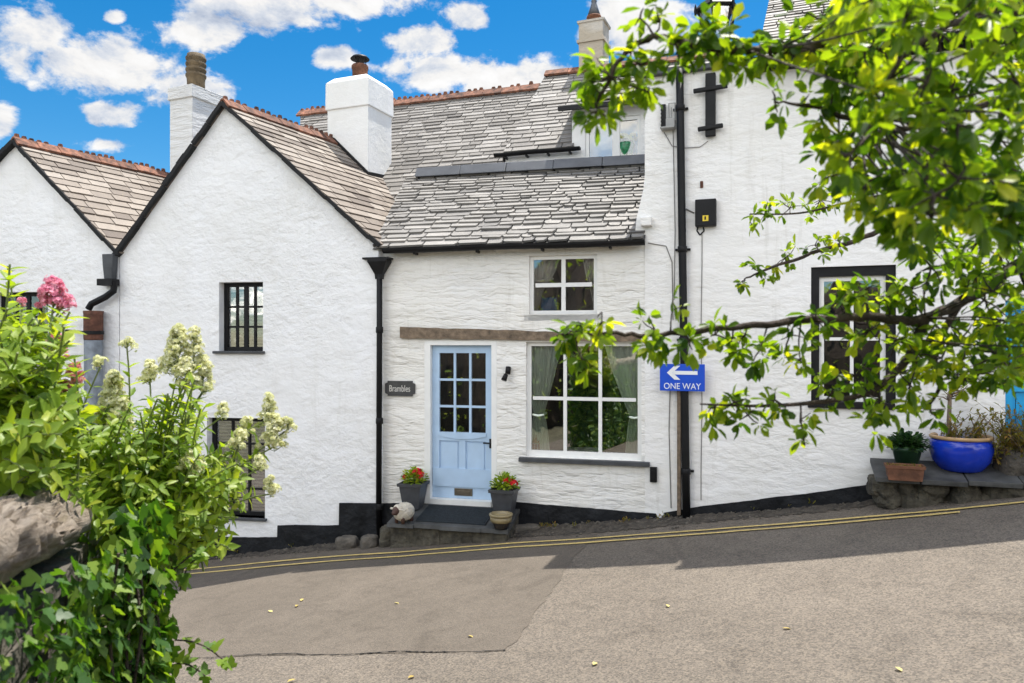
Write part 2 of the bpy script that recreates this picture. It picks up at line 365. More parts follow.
# ------------------------------------------------------------------ wall, roof, window makers
def wall(name, F, outline, holes, mat, parent, o=0, depth=.16, thick=.35, side=True):
    """outline and holes: lists of (s, z); front sheet with real openings, reveals and outer returns"""
    m = MB(); loops = [[Vector((a, z, 0)) for a, z in outline]] + [[Vector((a, z, 0)) for a, z in h] for h in holes]
    flat = [p for l in loops for p in l]
    m.v = [tuple(F.pt(p.x, p.y, o)) for p in flat]
    for t in tessellate_polygon(loops):
        a, b, c = [flat[i] for i in t]
        if (b - a).cross(c - a).z < 0: t = t[::-1]
        m.f.append(list(t)); m.t.append(.5)
    for h in holes:
        for i in range(len(h)):
            (a, za), (b, zb) = h[i], h[(i + 1) % len(h)]
            m.quad(F.pt(a, za, o), F.pt(b, zb, o), F.pt(b, zb, o - depth), F.pt(a, za, o - depth))
    if side:
        for i in range(len(outline)):
            (a, za), (b, zb) = outline[i], outline[(i + 1) % len(outline)]
            m.quad(F.pt(a, za, o), F.pt(b, zb, o), F.pt(b, zb, o - thick), F.pt(a, za, o - thick))
    return m.build(name, mat, parent)
def rect(F, x0, y0, x1, y1, o=0):
    """an upright opening read off the corner directions, kept square: (s0, s1, z0, z1)"""
    s0, _ = F.px(x0, (y0 + y1) / 2, o); s1, _ = F.px(x1, (y0 + y1) / 2, o); xm = (x0 + x1) / 2
    return s0, s1, F.px(xm, y1, o)[1], F.px(xm, y0, o)[1]
def hole(r, j=.0):
    s0, s1, z0, z1 = r
    return [(s0, z0), (s1, z0), (s1, z1), (s0, z1)]
def room(F, r, parent, depth=1.6, mat=None, grow=.25):
    s0, s1, z0, z1 = r; s0 -= grow; s1 += grow; z0 -= grow; z1 += grow; a, b = -.17, -depth; m = MB()
    P = lambda s, z, o: F.pt(s, z, o)
    m.quad(P(s0, z0, b), P(s1, z0, b), P(s1, z1, b), P(s0, z1, b))
    m.quad(P(s0, z0, a), P(s0, z0, b), P(s0, z1, b), P(s0, z1, a)); m.quad(P(s1, z0, a), P(s1, z0, b), P(s1, z1, b), P(s1, z1, a))
    m.quad(P(s0, z0, a), P(s1, z0, a), P(s1, z0, b), P(s0, z0, b)); m.quad(P(s0, z1, a), P(s1, z1, a), P(s1, z1, b), P(s0, z1, b))
    return m.build('room', mat or M['dark_room'], parent)
def window(F, r, parent, mat, cols, rows, fw=.05, bw=.03, o=-.09, d=.05, glass='glass', name='window', sill=None, sillmat=None, fbot=None, cent=None):
    s0, s1, z0, z1 = r; m = MB(); fb = fbot or fw
    m.fbox(F, s0, s0 + fw, z0, z1, o - d, o); m.fbox(F, s1 - fw, s1, z0, z1, o - d, o)
    m.fbox(F, s0 + fw, s1 - fw, z0, z0 + fb, o - d, o); m.fbox(F, s0 + fw, s1 - fw, z1 - fw, z1, o - d, o)
    cs = [s0 + fw + (s1 - s0 - 2 * fw) * i / cols for i in range(cols + 1)] if isinstance(cols, int) else [s0 + fw] + [s0 + fw + (s1 - s0 - 2 * fw) * c for c in cols] + [s1 - fw]
    rs = [z0 + fb + (z1 - z0 - fw - fb) * i / rows for i in range(rows + 1)] if isinstance(rows, int) else [z0 + fb] + [z0 + fb + (z1 - z0 - fw - fb) * c for c in rows] + [z1 - fw]
    for j, c in enumerate(cs[1:-1]):
        w = bw * (2.0 if cent is not None and j == cent else 1)
        m.fbox(F, c - w / 2, c + w / 2, z0 + fb, z1 - fw, o - d + .004, o - .004)
    for c in rs[1:-1]:
        for a, b in zip(cs, cs[1:]): m.fbox(F, a + bw / 2, b - bw / 2, c - bw / 2, c + bw / 2, o - d + .006, o - .006)
    w = m.build(name, mat, parent)
    g = MB(); g.fbox(F, s0 + fw * .6, s1 - fw * .6, z0 + fb * .6, z1 - fw * .6, o - d * .5 - .003, o - d * .5 + .003)
    g.build('pane', M[glass], w)
    if sill:
        a, b, h, oo = sill; k = MB(); k.fbox(F, s0 - a, s1 + b, z0 - h, z0, o - d, oo); k.build('sill', sillmat or mat, w, bevel=.008)
    return w
def roof(name, mat, parent, pts, udir, e, wmin, wmax, th, rough=.0, chamfer=0, seed=1, tone=(0, 1), lift=0.0):
    """slates laid course by course over the flat polygon pts (first two points: eave)"""
    rd = random.Random(seed); O = Vector(pts[0]); nrm = (Vector(pts[1]) - O).cross(Vector(pts[2]) - O).normalized()
    if nrm.z < 0: nrm = -nrm
    u = Vector(udir); u = (u - nrm * u.dot(nrm)).normalized(); v = nrm.cross(u)
    if v.z < 0: v = -v
    Q = [((Vector(p) - O).dot(u), (Vector(p) - O).dot(v)) for p in pts]
    def span(b):
        xs = []
        for (a0, b0), (a1, b1) in zip(Q, Q[1:] + Q[:1]):
            if (b0 - b) * (b1 - b) <= 0 and b0 != b1: xs.append(a0 + (a1 - a0) * (b - b0) / (b1 - b0))
        return (min(xs), max(xs)) if len(xs) >= 2 else None
    bmin = min(q[1] for q in Q); bmax = max(q[1] for q in Q); m = MB()
    # boarding under the slates
    m.add([Vector(p) - nrm * .02 for p in pts], [list(range(len(pts)))], .05)
    k = 0; b = bmin
    while b < bmax - .02:
        ee = e * rd.uniform(1 - rough, 1 + rough) * (1 - .25 * (b - bmin) / max(.1, bmax - bmin) if rough else 1)
        b0 = b; b1 = min(bmax - .001, b + ee); S0 = span(max(b0, bmin + 1e-4)); S1 = span(b1)
        bt = min(bmax - .001, b1 + ee * .3); ST = span(bt)
        if S0 and S1 and ST:
            a = min(S0[0], S1[0]) - rd.uniform(0, wmax); end = max(S0[1], S1[1])
            while a < end:
                w = rd.uniform(wmin, wmax); a2 = a + w; l0, l1 = max(a, S0[0]), max(a, ST[0]); r0, r1 = min(a2, S0[1]), min(a2, ST[1])
                if r0 - l0 > .015 or r1 - l1 > .03:
                    r0 = max(r0, l0 + .002); r1 = max(r1, l1 + .002)
                    g = .006 + rough * .012; jb = rd.uniform(-1, 1) * rough * e * .45; h = th * rd.uniform(.8, 1.25 + rough) + lift; t = rd.uniform(*tone)
                    if rd.random() < .06: t = rd.uniform(.05, .3)
                    c = chamfer * rd.random() * e; c2 = chamfer * rd.random() * e
                    tilt = rd.uniform(-1, 1) * rough * .02
                    W = lambda x, y, hh: O + u * x + v * y + nrm * hh
                    bb = b0 + jb; x0, x1 = l0 + g, r0 - g
                    c = min(c, (x1 - x0) * .4) if x1 > x0 else 0; c2 = min(c2, (x1 - x0) * .4) if x1 > x0 else 0
                    top = [(l1 + g, bt, .004), (x0, bb + c, h + tilt), (x0 + c, bb, h + tilt), (x1 - c2, bb, h - tilt), (x1, bb + c2, h - tilt), (r1 - g, bt, .004)]
                    n = len(top); P = [W(*q) for q in top] + [W(q[0], q[1], (q[2] - th * 1.05) if 0 < i < 5 else -.005) for i, q in enumerate(top)]
                    F_ = [list(range(n))] + [[i, i + n, (i + 1) % n + n, (i + 1) % n][::-1] for i in range(n)]
                    m.add(P, F_, t)
                a = a2
        b = b1; k += 1
    ob = m.build(name, mat, parent)
    bm = bmesh.new(); bm.from_mesh(ob.data); bmesh.ops.recalc_face_normals(bm, faces=bm.faces); bm.to_mesh(ob.data); bm.free()
    return ob
def ridge(name, mat, parent, a, b, w=.13, drop=.10, tl=.32, crest=.05, side=None, seed=3):
    rd = random.Random(seed); a = Vector(a); b = Vector(b); d = (b - a).normalized(); x = d.cross(Vector((0, 0, 1))).normalized(); z = x.cross(d)
    L = (b - a).length; n = max(1, int(L / tl)); m = MB()
    for i in range(n):
        p0 = a + d * (L * i / n); p1 = a + d * (L * (i + 1) / n - .008); jz = z * rd.uniform(-.008, .008); t = rd.random()
        prof = [(-w, -drop), (-w * .55, -drop * .42), (-.02, .012), (.02, .012), (w * .55, -drop * .42), (w, -drop)]
        pr2 = [(q * .86, zz - .028) for q, zz in prof]
        V = [p + x * q + z * zz + jz for p in (p0, p1) for q, zz in prof] + [p + x * q + z * zz + jz for p in (p0, p1) for q, zz in pr2]
        k = len(prof); F_ = [[j, j + 1, k + j + 1, k + j] for j in range(k - 1)] + [[2 * k + j, 3 * k + j, 3 * k + j + 1, 2 * k + j + 1] for j in range(k - 1)]
        F_ += [[0, k, 3 * k, 2 * k], [k - 1, 3 * k - 1, 4 * k - 1, 2 * k - 1]] + [[j + 1, j, 2 * k + j, 2 * k + j + 1] for j in range(k - 1)] + [[k + j, k + j + 1, 3 * k + j + 1, 3 * k + j] for j in range(k - 1)]
        m.add(V, F_, t)
        if crest:
            for c in range(3):
                q = p0 + (p1 - p0) * ((c + .5) / 3) + jz; ch = crest * rd.uniform(.7, 1.15); cw = tl * .10
                if rd.random() < .1: continue
                P = [q + d * i_ * cw * k_ + x * j_ * .016 + z * hz for hz, k_ in ((.0, 1.3), (ch, .7)) for i_, j_ in ((-1, -1), (1, -1), (1, 1), (-1, 1))]
                m.hexa(P, t)
    ob = m.build(name, mat, parent)
    bm = bmesh.new(); bm.from_mesh(ob.data); bmesh.ops.recalc_face_normals(bm, faces=bm.faces); bm.to_mesh(ob.data); bm.free(); return ob
def lettering(txt, F, s, z, o, size, mat, parent, width=None, shear=0, thick=.002, name='lettering'):
    cu = bpy.data.curves.new(name, 'FONT'); cu.body = txt; cu.size = size; cu.align_x = 'CENTER'; cu.align_y = 'CENTER'; cu.extrude = thick; cu.shear = shear
    t = bpy.data.objects.new(name, cu); COL.objects.link(t); bpy.context.view_layer.update()
    me = bpy.data.meshes.new_from_object(t.evaluated_get(bpy.context.evaluated_depsgraph_get())); bpy.data.objects.remove(t)
    xs = [v.co.x for v in me.vertices]; k = (width / (max(xs) - min(xs))) if width else 1
    for v in me.vertices: v.co = F.pt(s + v.co.x * k, z + v.co.y, o + v.co.z)
    me.materials.clear(); me.materials.append(mat); ob = bpy.data.objects.new(name, me); COL.objects.link(ob)
    if parent: ob.parent = parent; ob.location = -parent.location
    return ob
# ------------------------------------------------------------------ gabled cottages on the left
W = Vector((.524, 1, 0)).normalized()          # the lane bends: party walls run back to the right
zb = lambda F, s: ground(F.pt(s, 0)) - .35
def gable_house(F, peak, vl, vr, holes, label, L, wallmat, slmat, seed, basepx):
    sp, zp = F.px(*peak); sl, zl = F.px(*vl); sr, zr = F.px(*vr)
    s0, _ = F.px(basepx[0], 400); s1, _ = F.px(basepx[1], 400)
    h = thing('cottage', F.pt((s0 + s1) / 2, ground(F.pt((s0 + s1) / 2, 0))), label, 'house')
    wall('gable_wall', F, [(s0, zb(F, s0)), (s1, zb(F, s1)), (s1, zr), (sr, zr), (sp, zp), (sl, zl), (s0, zl)], [hole(x) for x in holes], wallmat, h, 0, .19)
    m = MB()   # far sides of the shell
    for s, zt in ((s0, zl), (s1, zr)):
        m = MB(); a = F.pt(s, zb(F, s), -.02); b = a + W * L; m.quad(a, b, Vector((b.x, b.y, zt)), Vector((a.x, a.y, zt)))
        m.build('side_wall', wallmat, h)
    f = lambda s, z, o=.07: F.pt(s, z, o)
    ov = .06
    dl = Vector((sl - sp, zl - zp, 0)).normalized(); dr = Vector((sr - sp, zr - zp, 0)).normalized()
    el = (sl + dl.x * ov, zl + dl.y * ov); er = (sr + dr.x * ov, zr + dr.y * ov)
    up = .05
    roof('roof', slmat, h, [f(*er), f(*er) + W * L, f(sp, zp) + W * L, f(sp, zp)], W, .165, .24, .50, .022, .06, .06, seed, (.15, 1))
    roof('roof', slmat, h, [f(*el), f(*el) + W * L, f(sp, zp) + W * L, f(sp, zp)], W, .165, .24, .50, .022, .06, .06, seed + 1)
    m = MB()   # dark slate verge edge over the gable
    for (a, b) in (((sp, zp), el), ((sp, zp), er)):
        n = 15
        for i in range(n):
            q0 = (a[0] + (b[0] - a[0]) * i / n, a[1] + (b[1] - a[1]) * i / n); q1 = (a[0] + (b[0] - a[0]) * (i + 1) / n, a[1] + (b[1] - a[1]) * (i + 1) / n)
            j = U(-.007, .007)
            m.bar(F.pt(q0[0], q0[1] - .016 + j, .038), F.pt(q1[0], q1[1] - .016 + j + U(-.006, .006), .038), .10 + U(0, .016), .044 + U(0, .012), F.n.cross(F.u), .5)
    m.build('verge_slates', M['black'], h)
    ridge('ridge_tiles', M['ridge'], h, f(sp, zp + .035), f(sp, zp + .035) + W * L, .13, .10, .30, .055, seed=seed)
    return h, (sp, zp, sl, zl, sr, zr)
wB1 = rect(FB, 219, 282, 263, 351); wB2 = rect(FB, 207, 418, 265, 517); wA1 = rect(FB, -6, 292, 48, 362)
HA, dA = gable_house(FB, (17, 141), (-92, 256), (119, 251), [wA1], 'white rendered cottage on the far left, partly behind the flowering shrubs', 4.6, M['wall_b'], M['slate_warm'], 11, (-92, 119))
HB, dB = gable_house(FB, (225, 103), (120, 252), (378, 243), [wB1, wB2], 'white rendered cottage with steep front gable and white capped chimney', 3.6, M['wall_b'], M['slate_warm'], 21, (120, 378.5))
for HH, r, cols, rows, cent in ((HB, wB1, 4, 3, 1), (HB, wB2, 3, 4, None), (HA, wA1, 4, 3, 1)):
    room(FB, r, HH, .9)
    wn = window(FB, r, HH, M['black'], cols, rows, .055, .028, -.12, .05, sill=(.07, .03, .035, .05), sillmat=M['slate_sill'], cent=cent)
    s0, s1, z0, z1 = r; m = MB(); k = int((z1 - z0) / .045)
    for i in range(k):
        z = z0 + (z1 - z0) * (i + .5) / k; m.hexa([FB.pt(a, z + dz, o) for dz, o0 in ((-.012, 0), (.012, -.02)) for a, o in ((s0 + .05, -.19 + o0), (s1 - .05, -.19 + o0), (s1 - .05, -.196 + o0), (s0 + .05, -.196 + o0))])
    m.build('blind_or_sky_panel', M['louvre'], wn)
# stepped black plinth of the gabled cottage
def plinth(F, parent, segs, o=.025, slope=None):
    m = MB(); n = 0
    for x0, x1, yt0, yt1 in segs:
        s0, _ = F.px(x0, 520); s1, _ = F.px(x1, 520); za = F.px(x0, yt0)[1]; zc = F.px(x1, yt1)[1]; N = max(2, int((s1 - s0) / .06))
        pj = lambda s: .012 * MN.noise(Vector((s * 3.1, x0 * .01, 0))) + .006 * MN.noise(Vector((s * 11, 0, 3)))
        for i in range(N):
            a = s0 + (s1 - s0) * i / N; b = s0 + (s1 - s0) * (i + 1) / N; ja, jb = pj(a), pj(b)
            z0 = za + (zc - za) * i / N; z1 = za + (zc - za) * (i + 1) / N
            P = lambda s, z, j: [F.pt(s, zb(F, s), o + j + .03), F.pt(s, z + j * .8, o + j), F.pt(s, z, -.05)]
            A, B = P(a, z0, ja), P(b, z1, jb); m.quad(A[0], B[0], B[1], A[1]); m.quad(A[1], B[1], B[2], A[2])
            if i == 0: m.add(A + [F.pt(a, zb(F, a), -.05)], [(0, 1, 2, 3)])
            if i == N - 1: m.add(B + [F.pt(b, zb(F, b), -.05)], [(3, 2, 1, 0)])
    return m.build('plinth', M['plinth'], parent)
plinth(FB, HB, [(120, 215, 541, 541), (215.3, 277.8, 537, 537), (278, 339.8, 525, 525), (340, 378.4, 503, 503)])
def chimney(parent, base, wx, wy, rot, z0, z1, cap, mat, potf, label=None, capmat=None, slope=True):
    """rendered stack with a proud cap band, sloping shoulders and a pot"""
    c, s = math.cos(rot), math.sin(rot); X = Vector((c, s, 0)); Y = W if rot is None else Vector((-s, c, 0))
    m = MB(); B = Vector((base[0], base[1], 0))
    def lv(z, k): return [B + X * (i * wx / 2 * k) + Y * (j * wy / 2 * k) + Vector((0, 0, z)) for i, j in ((-1, -1), (1, -1), (1, 1), (-1, 1))]
    kc = 1 + .05 / wx
    zs = [(z0, 1), (z1 - cap, 1), (z1 - cap, kc), (z1 - cap * .18, kc * .99)] + ([(z1, .80), (z1 + .03, .4)] if slope else [(z1, kc)])
    L = [lv(*q) for q in zs]; V = [p for l in L for p in l]; F_ = []
    for i in range(len(L) - 1):
        for j in range(4): k = (j + 1) % 4; F_.append([4 * i + j, 4 * i + k, 4 * i + 4 + k, 4 * i + 4 + j])
    F_.append([4 * (len(L) - 1) + j for j in range(4)]); m.add(V, F_)
    ch = m.build('chimney', mat, parent, bevel=.015)
    potf(ch, B + Vector((0, 0, z1)), X); return ch
def pot_cowl(ch, p, X):
    m = MB(); m.lathe(p, [(.12, 0), (.125, .20), (.135, .205), (.135, .25), (.12, .27), (.10, .27)], 20); m.build('chimney_pot', M['terracotta'], ch, True)
    m = MB(); m.lathe(p + Vector((0, 0, .36)), [(.02, .07), (.12, .045), (.155, .01), (.15, 0), (.03, .03)], 20)
    for a in (0, 2.1, 4.2): m.tube([p + Vector((.09 * math.cos(a), .09 * math.sin(a), .25)), p + Vector((.10 * math.cos(a), .10 * math.sin(a), .38))], .006, 5)
    m.build('cowl', M['black'], ch, True)
def pot_tall(ch, p, X):
    m = MB(); pr = [(.155, 0), (.15, .15), (.155, .22)]
    for i in range(4): z = .24 + i * .10; pr += [(.16, z), (.175, z + .03), (.175, z + .06), (.155, z + .08)]
    m.lathe(p, pr + [(.15, .66), (.11, .66)], 20); m.build('chimney_pot', M['pot_old'], ch, True)
def pot_cone(ch, p, X):
    m = MB(); m.lathe(p, [(.11, 0), (.11, .11), (.13, .115), (.12, .15)], 16); m.build('chimney_pot', M['terracotta'], ch, True)
    m = MB(); m.lathe(p + Vector((0, 0, .15)), [(.115, 0), (.07, .13), (.05, .2), (.04, .22), (.05, .25), (.02, .32)], 16); m.build('cowl', M['lead'], ch, True)
rotW = -math.atan2(.33, 1)
def at_depth(px, py, Y): return at(px, py, Y)
pc = at(360, 150, 11.95)
chB = chimney(HB, pc, .76, .70, math.radians(-22), pc.z - 1.0, at(360, 82, 11.95).z, .52, M['render_chimney'], pot_cowl)
PK, RL, RR_ = FB.pt(dB[0], dB[1], .07), FB.pt(dB[2], dB[3], .07), FB.pt(dB[4], dB[5], .07)
def slope_z(x, y):
    zz = []
    for e_ in (RL, RR_):
        nn_ = W.cross(e_ - PK); zz.append(PK.z - (nn_.x * (x - PK.x) + nn_.y * (y - PK.y)) / nn_.z)
    return min(zz)
m = MB(); c_, s_ = math.cos(math.radians(-22)), math.sin(math.radians(-22)); X = Vector((c_, s_, 0)); Y = Vector((-s_, c_, 0)); B = Vector((pc.x, pc.y, 0)); hw, hd_ = .38 + .012, .35 + .012
cor = [B - X * hw - Y * hd_, B + X * hw - Y * hd_, B + X * hw + Y * hd_]
for a, b in zip(cor, cor[1:]):
    for i in range(10):
        p, q = a.lerp(b, i / 10), a.lerp(b, (i + 1) / 10); zp_, zq_ = slope_z(p.x, p.y), slope_z(q.x, q.y)
        m.quad(Vector((p.x, p.y, zp_ - .1)), Vector((q.x, q.y, zq_ - .1)), Vector((q.x, q.y, zq_ + .085)), Vector((p.x, p.y, zp_ + .085)))
m.build('flashing', M['black'], chB)
pc = at(196, 150, 13.2)
chimney(HB, pc, .54, .66, math.radians(-24), pc.z - 2.0, at(196, 92, 13.2).z, .22, M['brick_white'], pot_tall, slope=False)
# ------------------------------------------------------------------ middle cottage with the blue door
dr = rect(FC, 429, 344, 493, 501); bw = rect(FC, 526, 342, 641.5, 459); uw = rect(FC, 529, 255, 597, 314)
sL, _ = FC.px(377, 400); sR, _ = FC.px(646, 400); zE = FC.px(515, 247)[1]
HC = thing('cottage', FC.pt((sL + sR) / 2, ground(FC.pt((sL + sR) / 2, 0))), 'low cream cottage with pale blue glazed door and rough slate roof', 'house')
wall('front_wall', FC, [(sL, zb(FC, sL)), (sR, zb(FC, sR)), (sR, zE), (sL, zE)], [hole(dr), hole(bw), hole(uw)], M['wall_c'], HC, side=False)
m = MB()      # roof side cheeks and back wall of the shell
zt = FC.px(535, 172, -1.5)[1]
for s in (sL + .03, sR - .03): m = MB(); m.quad(FC.pt(s, zb(FC, s), -.05), FC.pt(s, zb(FC, s), -4.5), FC.pt(s, zt + .5, -4.5), FC.pt(s, zE, -.05)); m.build('side_wall', M['wall_c'], HC)
m = MB()
m.quad(FC.pt(sL, zb(FC, sL), -4.5), FC.pt(sR, zb(FC, sR), -4.5), FC.pt(sR, zt + .9, -4.5), FC.pt(sL, zt + .9, -4.5))
m.build('back_wall', M['wall_c'], HC)
room(FC, dr, HC, 1.4); room(FC, uw, HC, 1.3, simple('upper_room', (.34, .32, .28), .9, .4, 2, 0))
room(FC, bw, HC, 2.2, grow=.3)
window(FC, bw, HC, M['white'], [.325, .655], [.50], .05, .042, -.07, .05, fbot=.075)
window(FC, uw, HC, M['white'], [.5], [.5], .045, .05, -.05, .05, sill=(.07, .06, .09, .0), sillmat=M['white'])
m = MB(); s0, s1, z0, z1 = bw; m.fbox(FC, s0 - .08, s1 + .10, z0 - .055, z0 - .002, -.1, .075); m.build('slate_sill', M['slate_sill'], HC, bevel=.008)
# door frame and door
s0, s1, z0, z1 = dr; fw = .045; o = -.07
m = MB(); m.fbox(FC, s0 - .06, s0 + .02, z0 - .05, z1 + .035, -.16, .006); m.fbox(FC, s1 - .02, s1 + .05, z0 - .05, z1 + .035, -.16, .006)
m.fbox(FC, s0 + .02, s1 - .02, z1 - .015, z1 + .035, -.16, .006); m.fbox(FC, s0 + .02, s1 - .02, z0 - .05, z0 + .015, -.16, .03)
m.build('door_frame', M['white'], HC)
a, b, c, d = s0 + .022, s1 - .022, z0 + .018, z1 - .018; w = b - a; h = d - c
zlock = c + h * .425; ztop = d - h * .05; st = w * .115
m = MB()
m.fbox(FC, a, a + st, c, d, o - .045, o); m.fbox(FC, b - st, b, c, d, o - .045, o)
m.fbox(FC, a + st, b - st, ztop, d, o - .045, o)
m.fbox(FC, a + st, b - st, zlock - h * .05, zlock, o - .045, o)                 # lock rail
zk = c + h * .165
m.fbox(FC, a + st, b - st, c, zk, o - .045, o)                                   # bottom rail
cm = (a + b) / 2
m.fbox(FC, cm - st * .45, cm + st * .45, zk, zlock - h * .05, o - .045, o)       # muntin
for x0, x1 in ((a + st, cm - st * .45), (cm + st * .45, b - st)):
    m.fbox(FC, x0, x1, zk, zlock - h * .05, o - .04, o - .022)
    m.fbox(FC, x0 + .025, x1 - .025, zk + .02, zlock - h * .05 - .02, o - .03, o - .012)
zg0 = zlock; gw = (b - a - 2 * st)
for i in (1, 2): x = a + st + gw * i / 3; m.fbox(FC, x - .014, x + .014, zg0, ztop, o - .038, o - .003)
for i in (1, 2):
    z = zg0 + (ztop - zg0) * i / 3
    for j in range(3): x = a + st + gw * j / 3; m.fbox(FC, x + (.014 if j else 0), x + gw / 3 - (.014 if j < 2 else 0), z - .014, z + .014, o - .036, o - .005)
# curved weather rail under the glazing and the plain kick board
for i in range(8):
    t0, t1 = i / 8, (i + 1) / 8; f = lambda t: -.045 * math.sin(PI * t) ** .8 if 0 < t < 1 else 0
    x0, x1 = a + st * .9 + (w - 1.8 * st) * t0, a + st * .9 + (w - 1.8 * st) * t1
    m.hexa([FC.pt(x0, zg0 + f(t0) - .028, o + .014), FC.pt(x1, zg0 + f(t1) - .028, o + .014), FC.pt(x1, zg0 + f(t1) - .028, o - .01), FC.pt(x0, zg0 + f(t0) - .028, o - .01),
            FC.pt(x0, zg0 + .012, o + .014), FC.pt(x1, zg0 + .012, o + .014), FC.pt(x1, zg0 + .012, o - .01), FC.pt(x0, zg0 + .012, o - .01)])
m.fbox(FC, a + .012, b - .012, c + h * .075, c + h * .195, o, o + .014)
DOOR = m.build('door', M['blue_door'], HC)
g = MB(); g.fbox(FC, a + st * .8, b - st * .8, zg0 - .01, ztop + .01, o - .026, o - .02); g.build('pane', M['glass'], DOOR)
g = MB(); x = (a + b) / 2 + w * .02; g.fbox(FC, x - .12, x + .12, c + h * .018, c + h * .066, o, o + .012); g.fbox(FC, x - .09, x + .09, c + h * .028, c + h * .052, o + .012, o + .02); g.build('letter_plate', M['metal'], DOOR, bevel=.004)
g = MB(); zz = c + h * .37; g.tube([FC.pt(b - .03, zz, o), FC.pt(b - .03, zz, o + .05), FC.pt(b - .11, zz, o + .055)], .010, 8); g.fbox(FC, b - .045, b - .015, zz - .07, zz + .05, o, o + .006); g.build('handle', M['black'], DOOR)
# timber lintel
q = [FC.px(401, 327), FC.px(401, 338.5), FC.px(641, 334), FC.px(641, 341.5)]
m = MB(); N = 24
for i in range(N):
    P = []
    for t in (i / N, (i + 1) / N):
        zt_ = q[0][1] + (q[2][1] - q[0][1]) * t; zb_ = q[1][1] + (q[3][1] - q[1][1]) * t; s = q[0][0] + (q[2][0] - q[0][0]) * t
        rr = random.Random(int(t * N) * 3); j = rr.uniform(-.008, .008); P.append((s, zb_ + j, zt_ + rr.uniform(-.006, .006), .035 + j))
    (sa, ba, ta, oa), (sb, b_, tb, ob) = P
    m.hexa([FC.pt(sa, ba, oa), FC.pt(sb, b_, ob), FC.pt(sb, b_, -.1), FC.pt(sa, ba, -.1), FC.pt(sa, ta, oa), FC.pt(sb, tb, ob), FC.pt(sb, tb, -.1), FC.pt(sa, ta, -.1)])
m.build('lintel', M['timber'], HC)
plinth(FC, HC, [(379, 403, 503, 503), (403, 430, 505, 505)]); plinth(FC, HC, [(494, 516, 503, 503), (516, 590, 502, 508), (590, 664, 508, 514)])
# front roof: rough random slates
ze = FC.px(515, 243.5, .14)[1]; sa = FC.px(372, 246, .14)[0]; sb = FC.px(645, 240, .14)[0]; sc = FC.px(405, 180, -1.5)[0]; sd = FC.px(646, 165, -1.5)[0]
roof('roof', M['slate_front'], HC, [FC.pt(sa, ze, .14), FC.pt(sb, ze, .14), FC.pt(sd + .1, zt + .02, -1.5), FC.pt(sa - .2, zt + .02, -1.5)], FC.u, .112, .14, .50, .027, .22, .28, 5, (.3, .95))
m = MB(); sl2 = FC.px(418, 180, -1.5)[0]   # lead flashing along the top of the front roof
for i in range(5):
    a = sl2 + (sd + .1 - sl2) * i / 5; b = sl2 + (sd + .1 - sl2) * (i + 1) / 5 - .004; j = .012 * (i % 2)
    m.hexa([FC.pt(a, zt + .0, -1.36 + j), FC.pt(b, zt + .0, -1.36 + j), FC.pt(b, zt + .0, -1.62), FC.pt(a, zt + .0, -1.62), FC.pt(a, zt + .15, -1.44 + j), FC.pt(b, zt + .15, -1.44 + j), FC.pt(b, zt + .15, -1.62), FC.pt(a, zt + .15, -1.62)])
m.build('flashing', M['lead'], HC, bevel=.012)
# gutter and downpipe
def half_gutter(parent, F, s0, s1, z, o, r=.055, mat='black', capend=True):
    m = MB(); n = 8; N = 10; pts = []
    for i in range(N + 1):
        s = s0 + (s1 - s0) * i / N; dz = -.004 * math.sin(i)
        for k, rr in ((0, r), (1, r - .008)):
            for j in range(n + 1): a = PI + PI * j / n; pts.append(F.pt(s, z + dz + rr * math.sin(a), o + rr * math.cos(a)))
    c = 2 * (n + 1); F_ = []
    for i in range(N):
        for j in range(n): F_.append([i * c + j, i * c + j + 1, (i + 1) * c + j + 1, (i + 1) * c + j]); F_.append([i * c + n + 1 + j, (i + 1) * c + n + 1 + j, (i + 1) * c + n + 2 + j, i * c + n + 2 + j])
        for j in (0, n): F_.append([i * c + j, (i + 1) * c + j, (i + 1) * c + n + 1 + j, i * c + n + 1 + j])
    m.add(pts, F_)
    for s in (s0, s1): m.add([F.pt(s, z + r * math.sin(PI + PI * j / n), o + r * math.cos(PI + PI * j / n)) for j in range(n + 1)], [list(range(n + 1))])
    for i in range(4): s = s0 + (s1 - s0) * (i + .5) / 4; m.fbox(F, s - .012, s + .012, z - r - .02, z - r + .012, o - r - .06, o)
    return m.build('gutter', M[mat], parent)
half_gutter(HC, FC, FC.px(384, 248, .16)[0], FC.px(645, 242, .16)[0], ze - .015, .17, .062)
sp, _ = FC.px(379.5, 400, .10)
m = MB(); zh = FC.px(380, 262, .1)[1]
m.tube([FC.pt(sp, zh - .12, .10), FC.pt(sp, zh - .9, .10), FC.pt(sp - .012, ground(FC.pt(sp, 0)) + .02, .10)], .037, 12)
for py in (330, 420, 505): z = FC.px(380, py)[1]; m.lathe(FC.pt(sp, z, .10), [(.043, -.04), (.048, -.03), (.048, .03), (.043, .04)], 12)
DP = m.build('downpipe', M['black'], HC, True)
m = MB(); V = []
for z, k in ((zh + .03, 1.0), (zh, 1.0), (zh - .16, .40), (zh - .22, .36)): V += [FC.pt(sp + i * .13 * k, z, .10 + j * .09 * k) for i, j in ((-1, 1), (1, 1), (1, -1), (-1, -1))]
m.add(V, [[4 * i + j, 4 * i + (j + 1) % 4, 4 * i + 4 + (j + 1) % 4, 4 * i + 4 + j][::-1] for i in range(3) for j in range(4)] + [[0, 1, 2, 3]])
m.fbox(FC, sp - .20, sp + .16, zh + .03, zh + .055, .03, .19)
m.build('hopper', M['black'], DP)
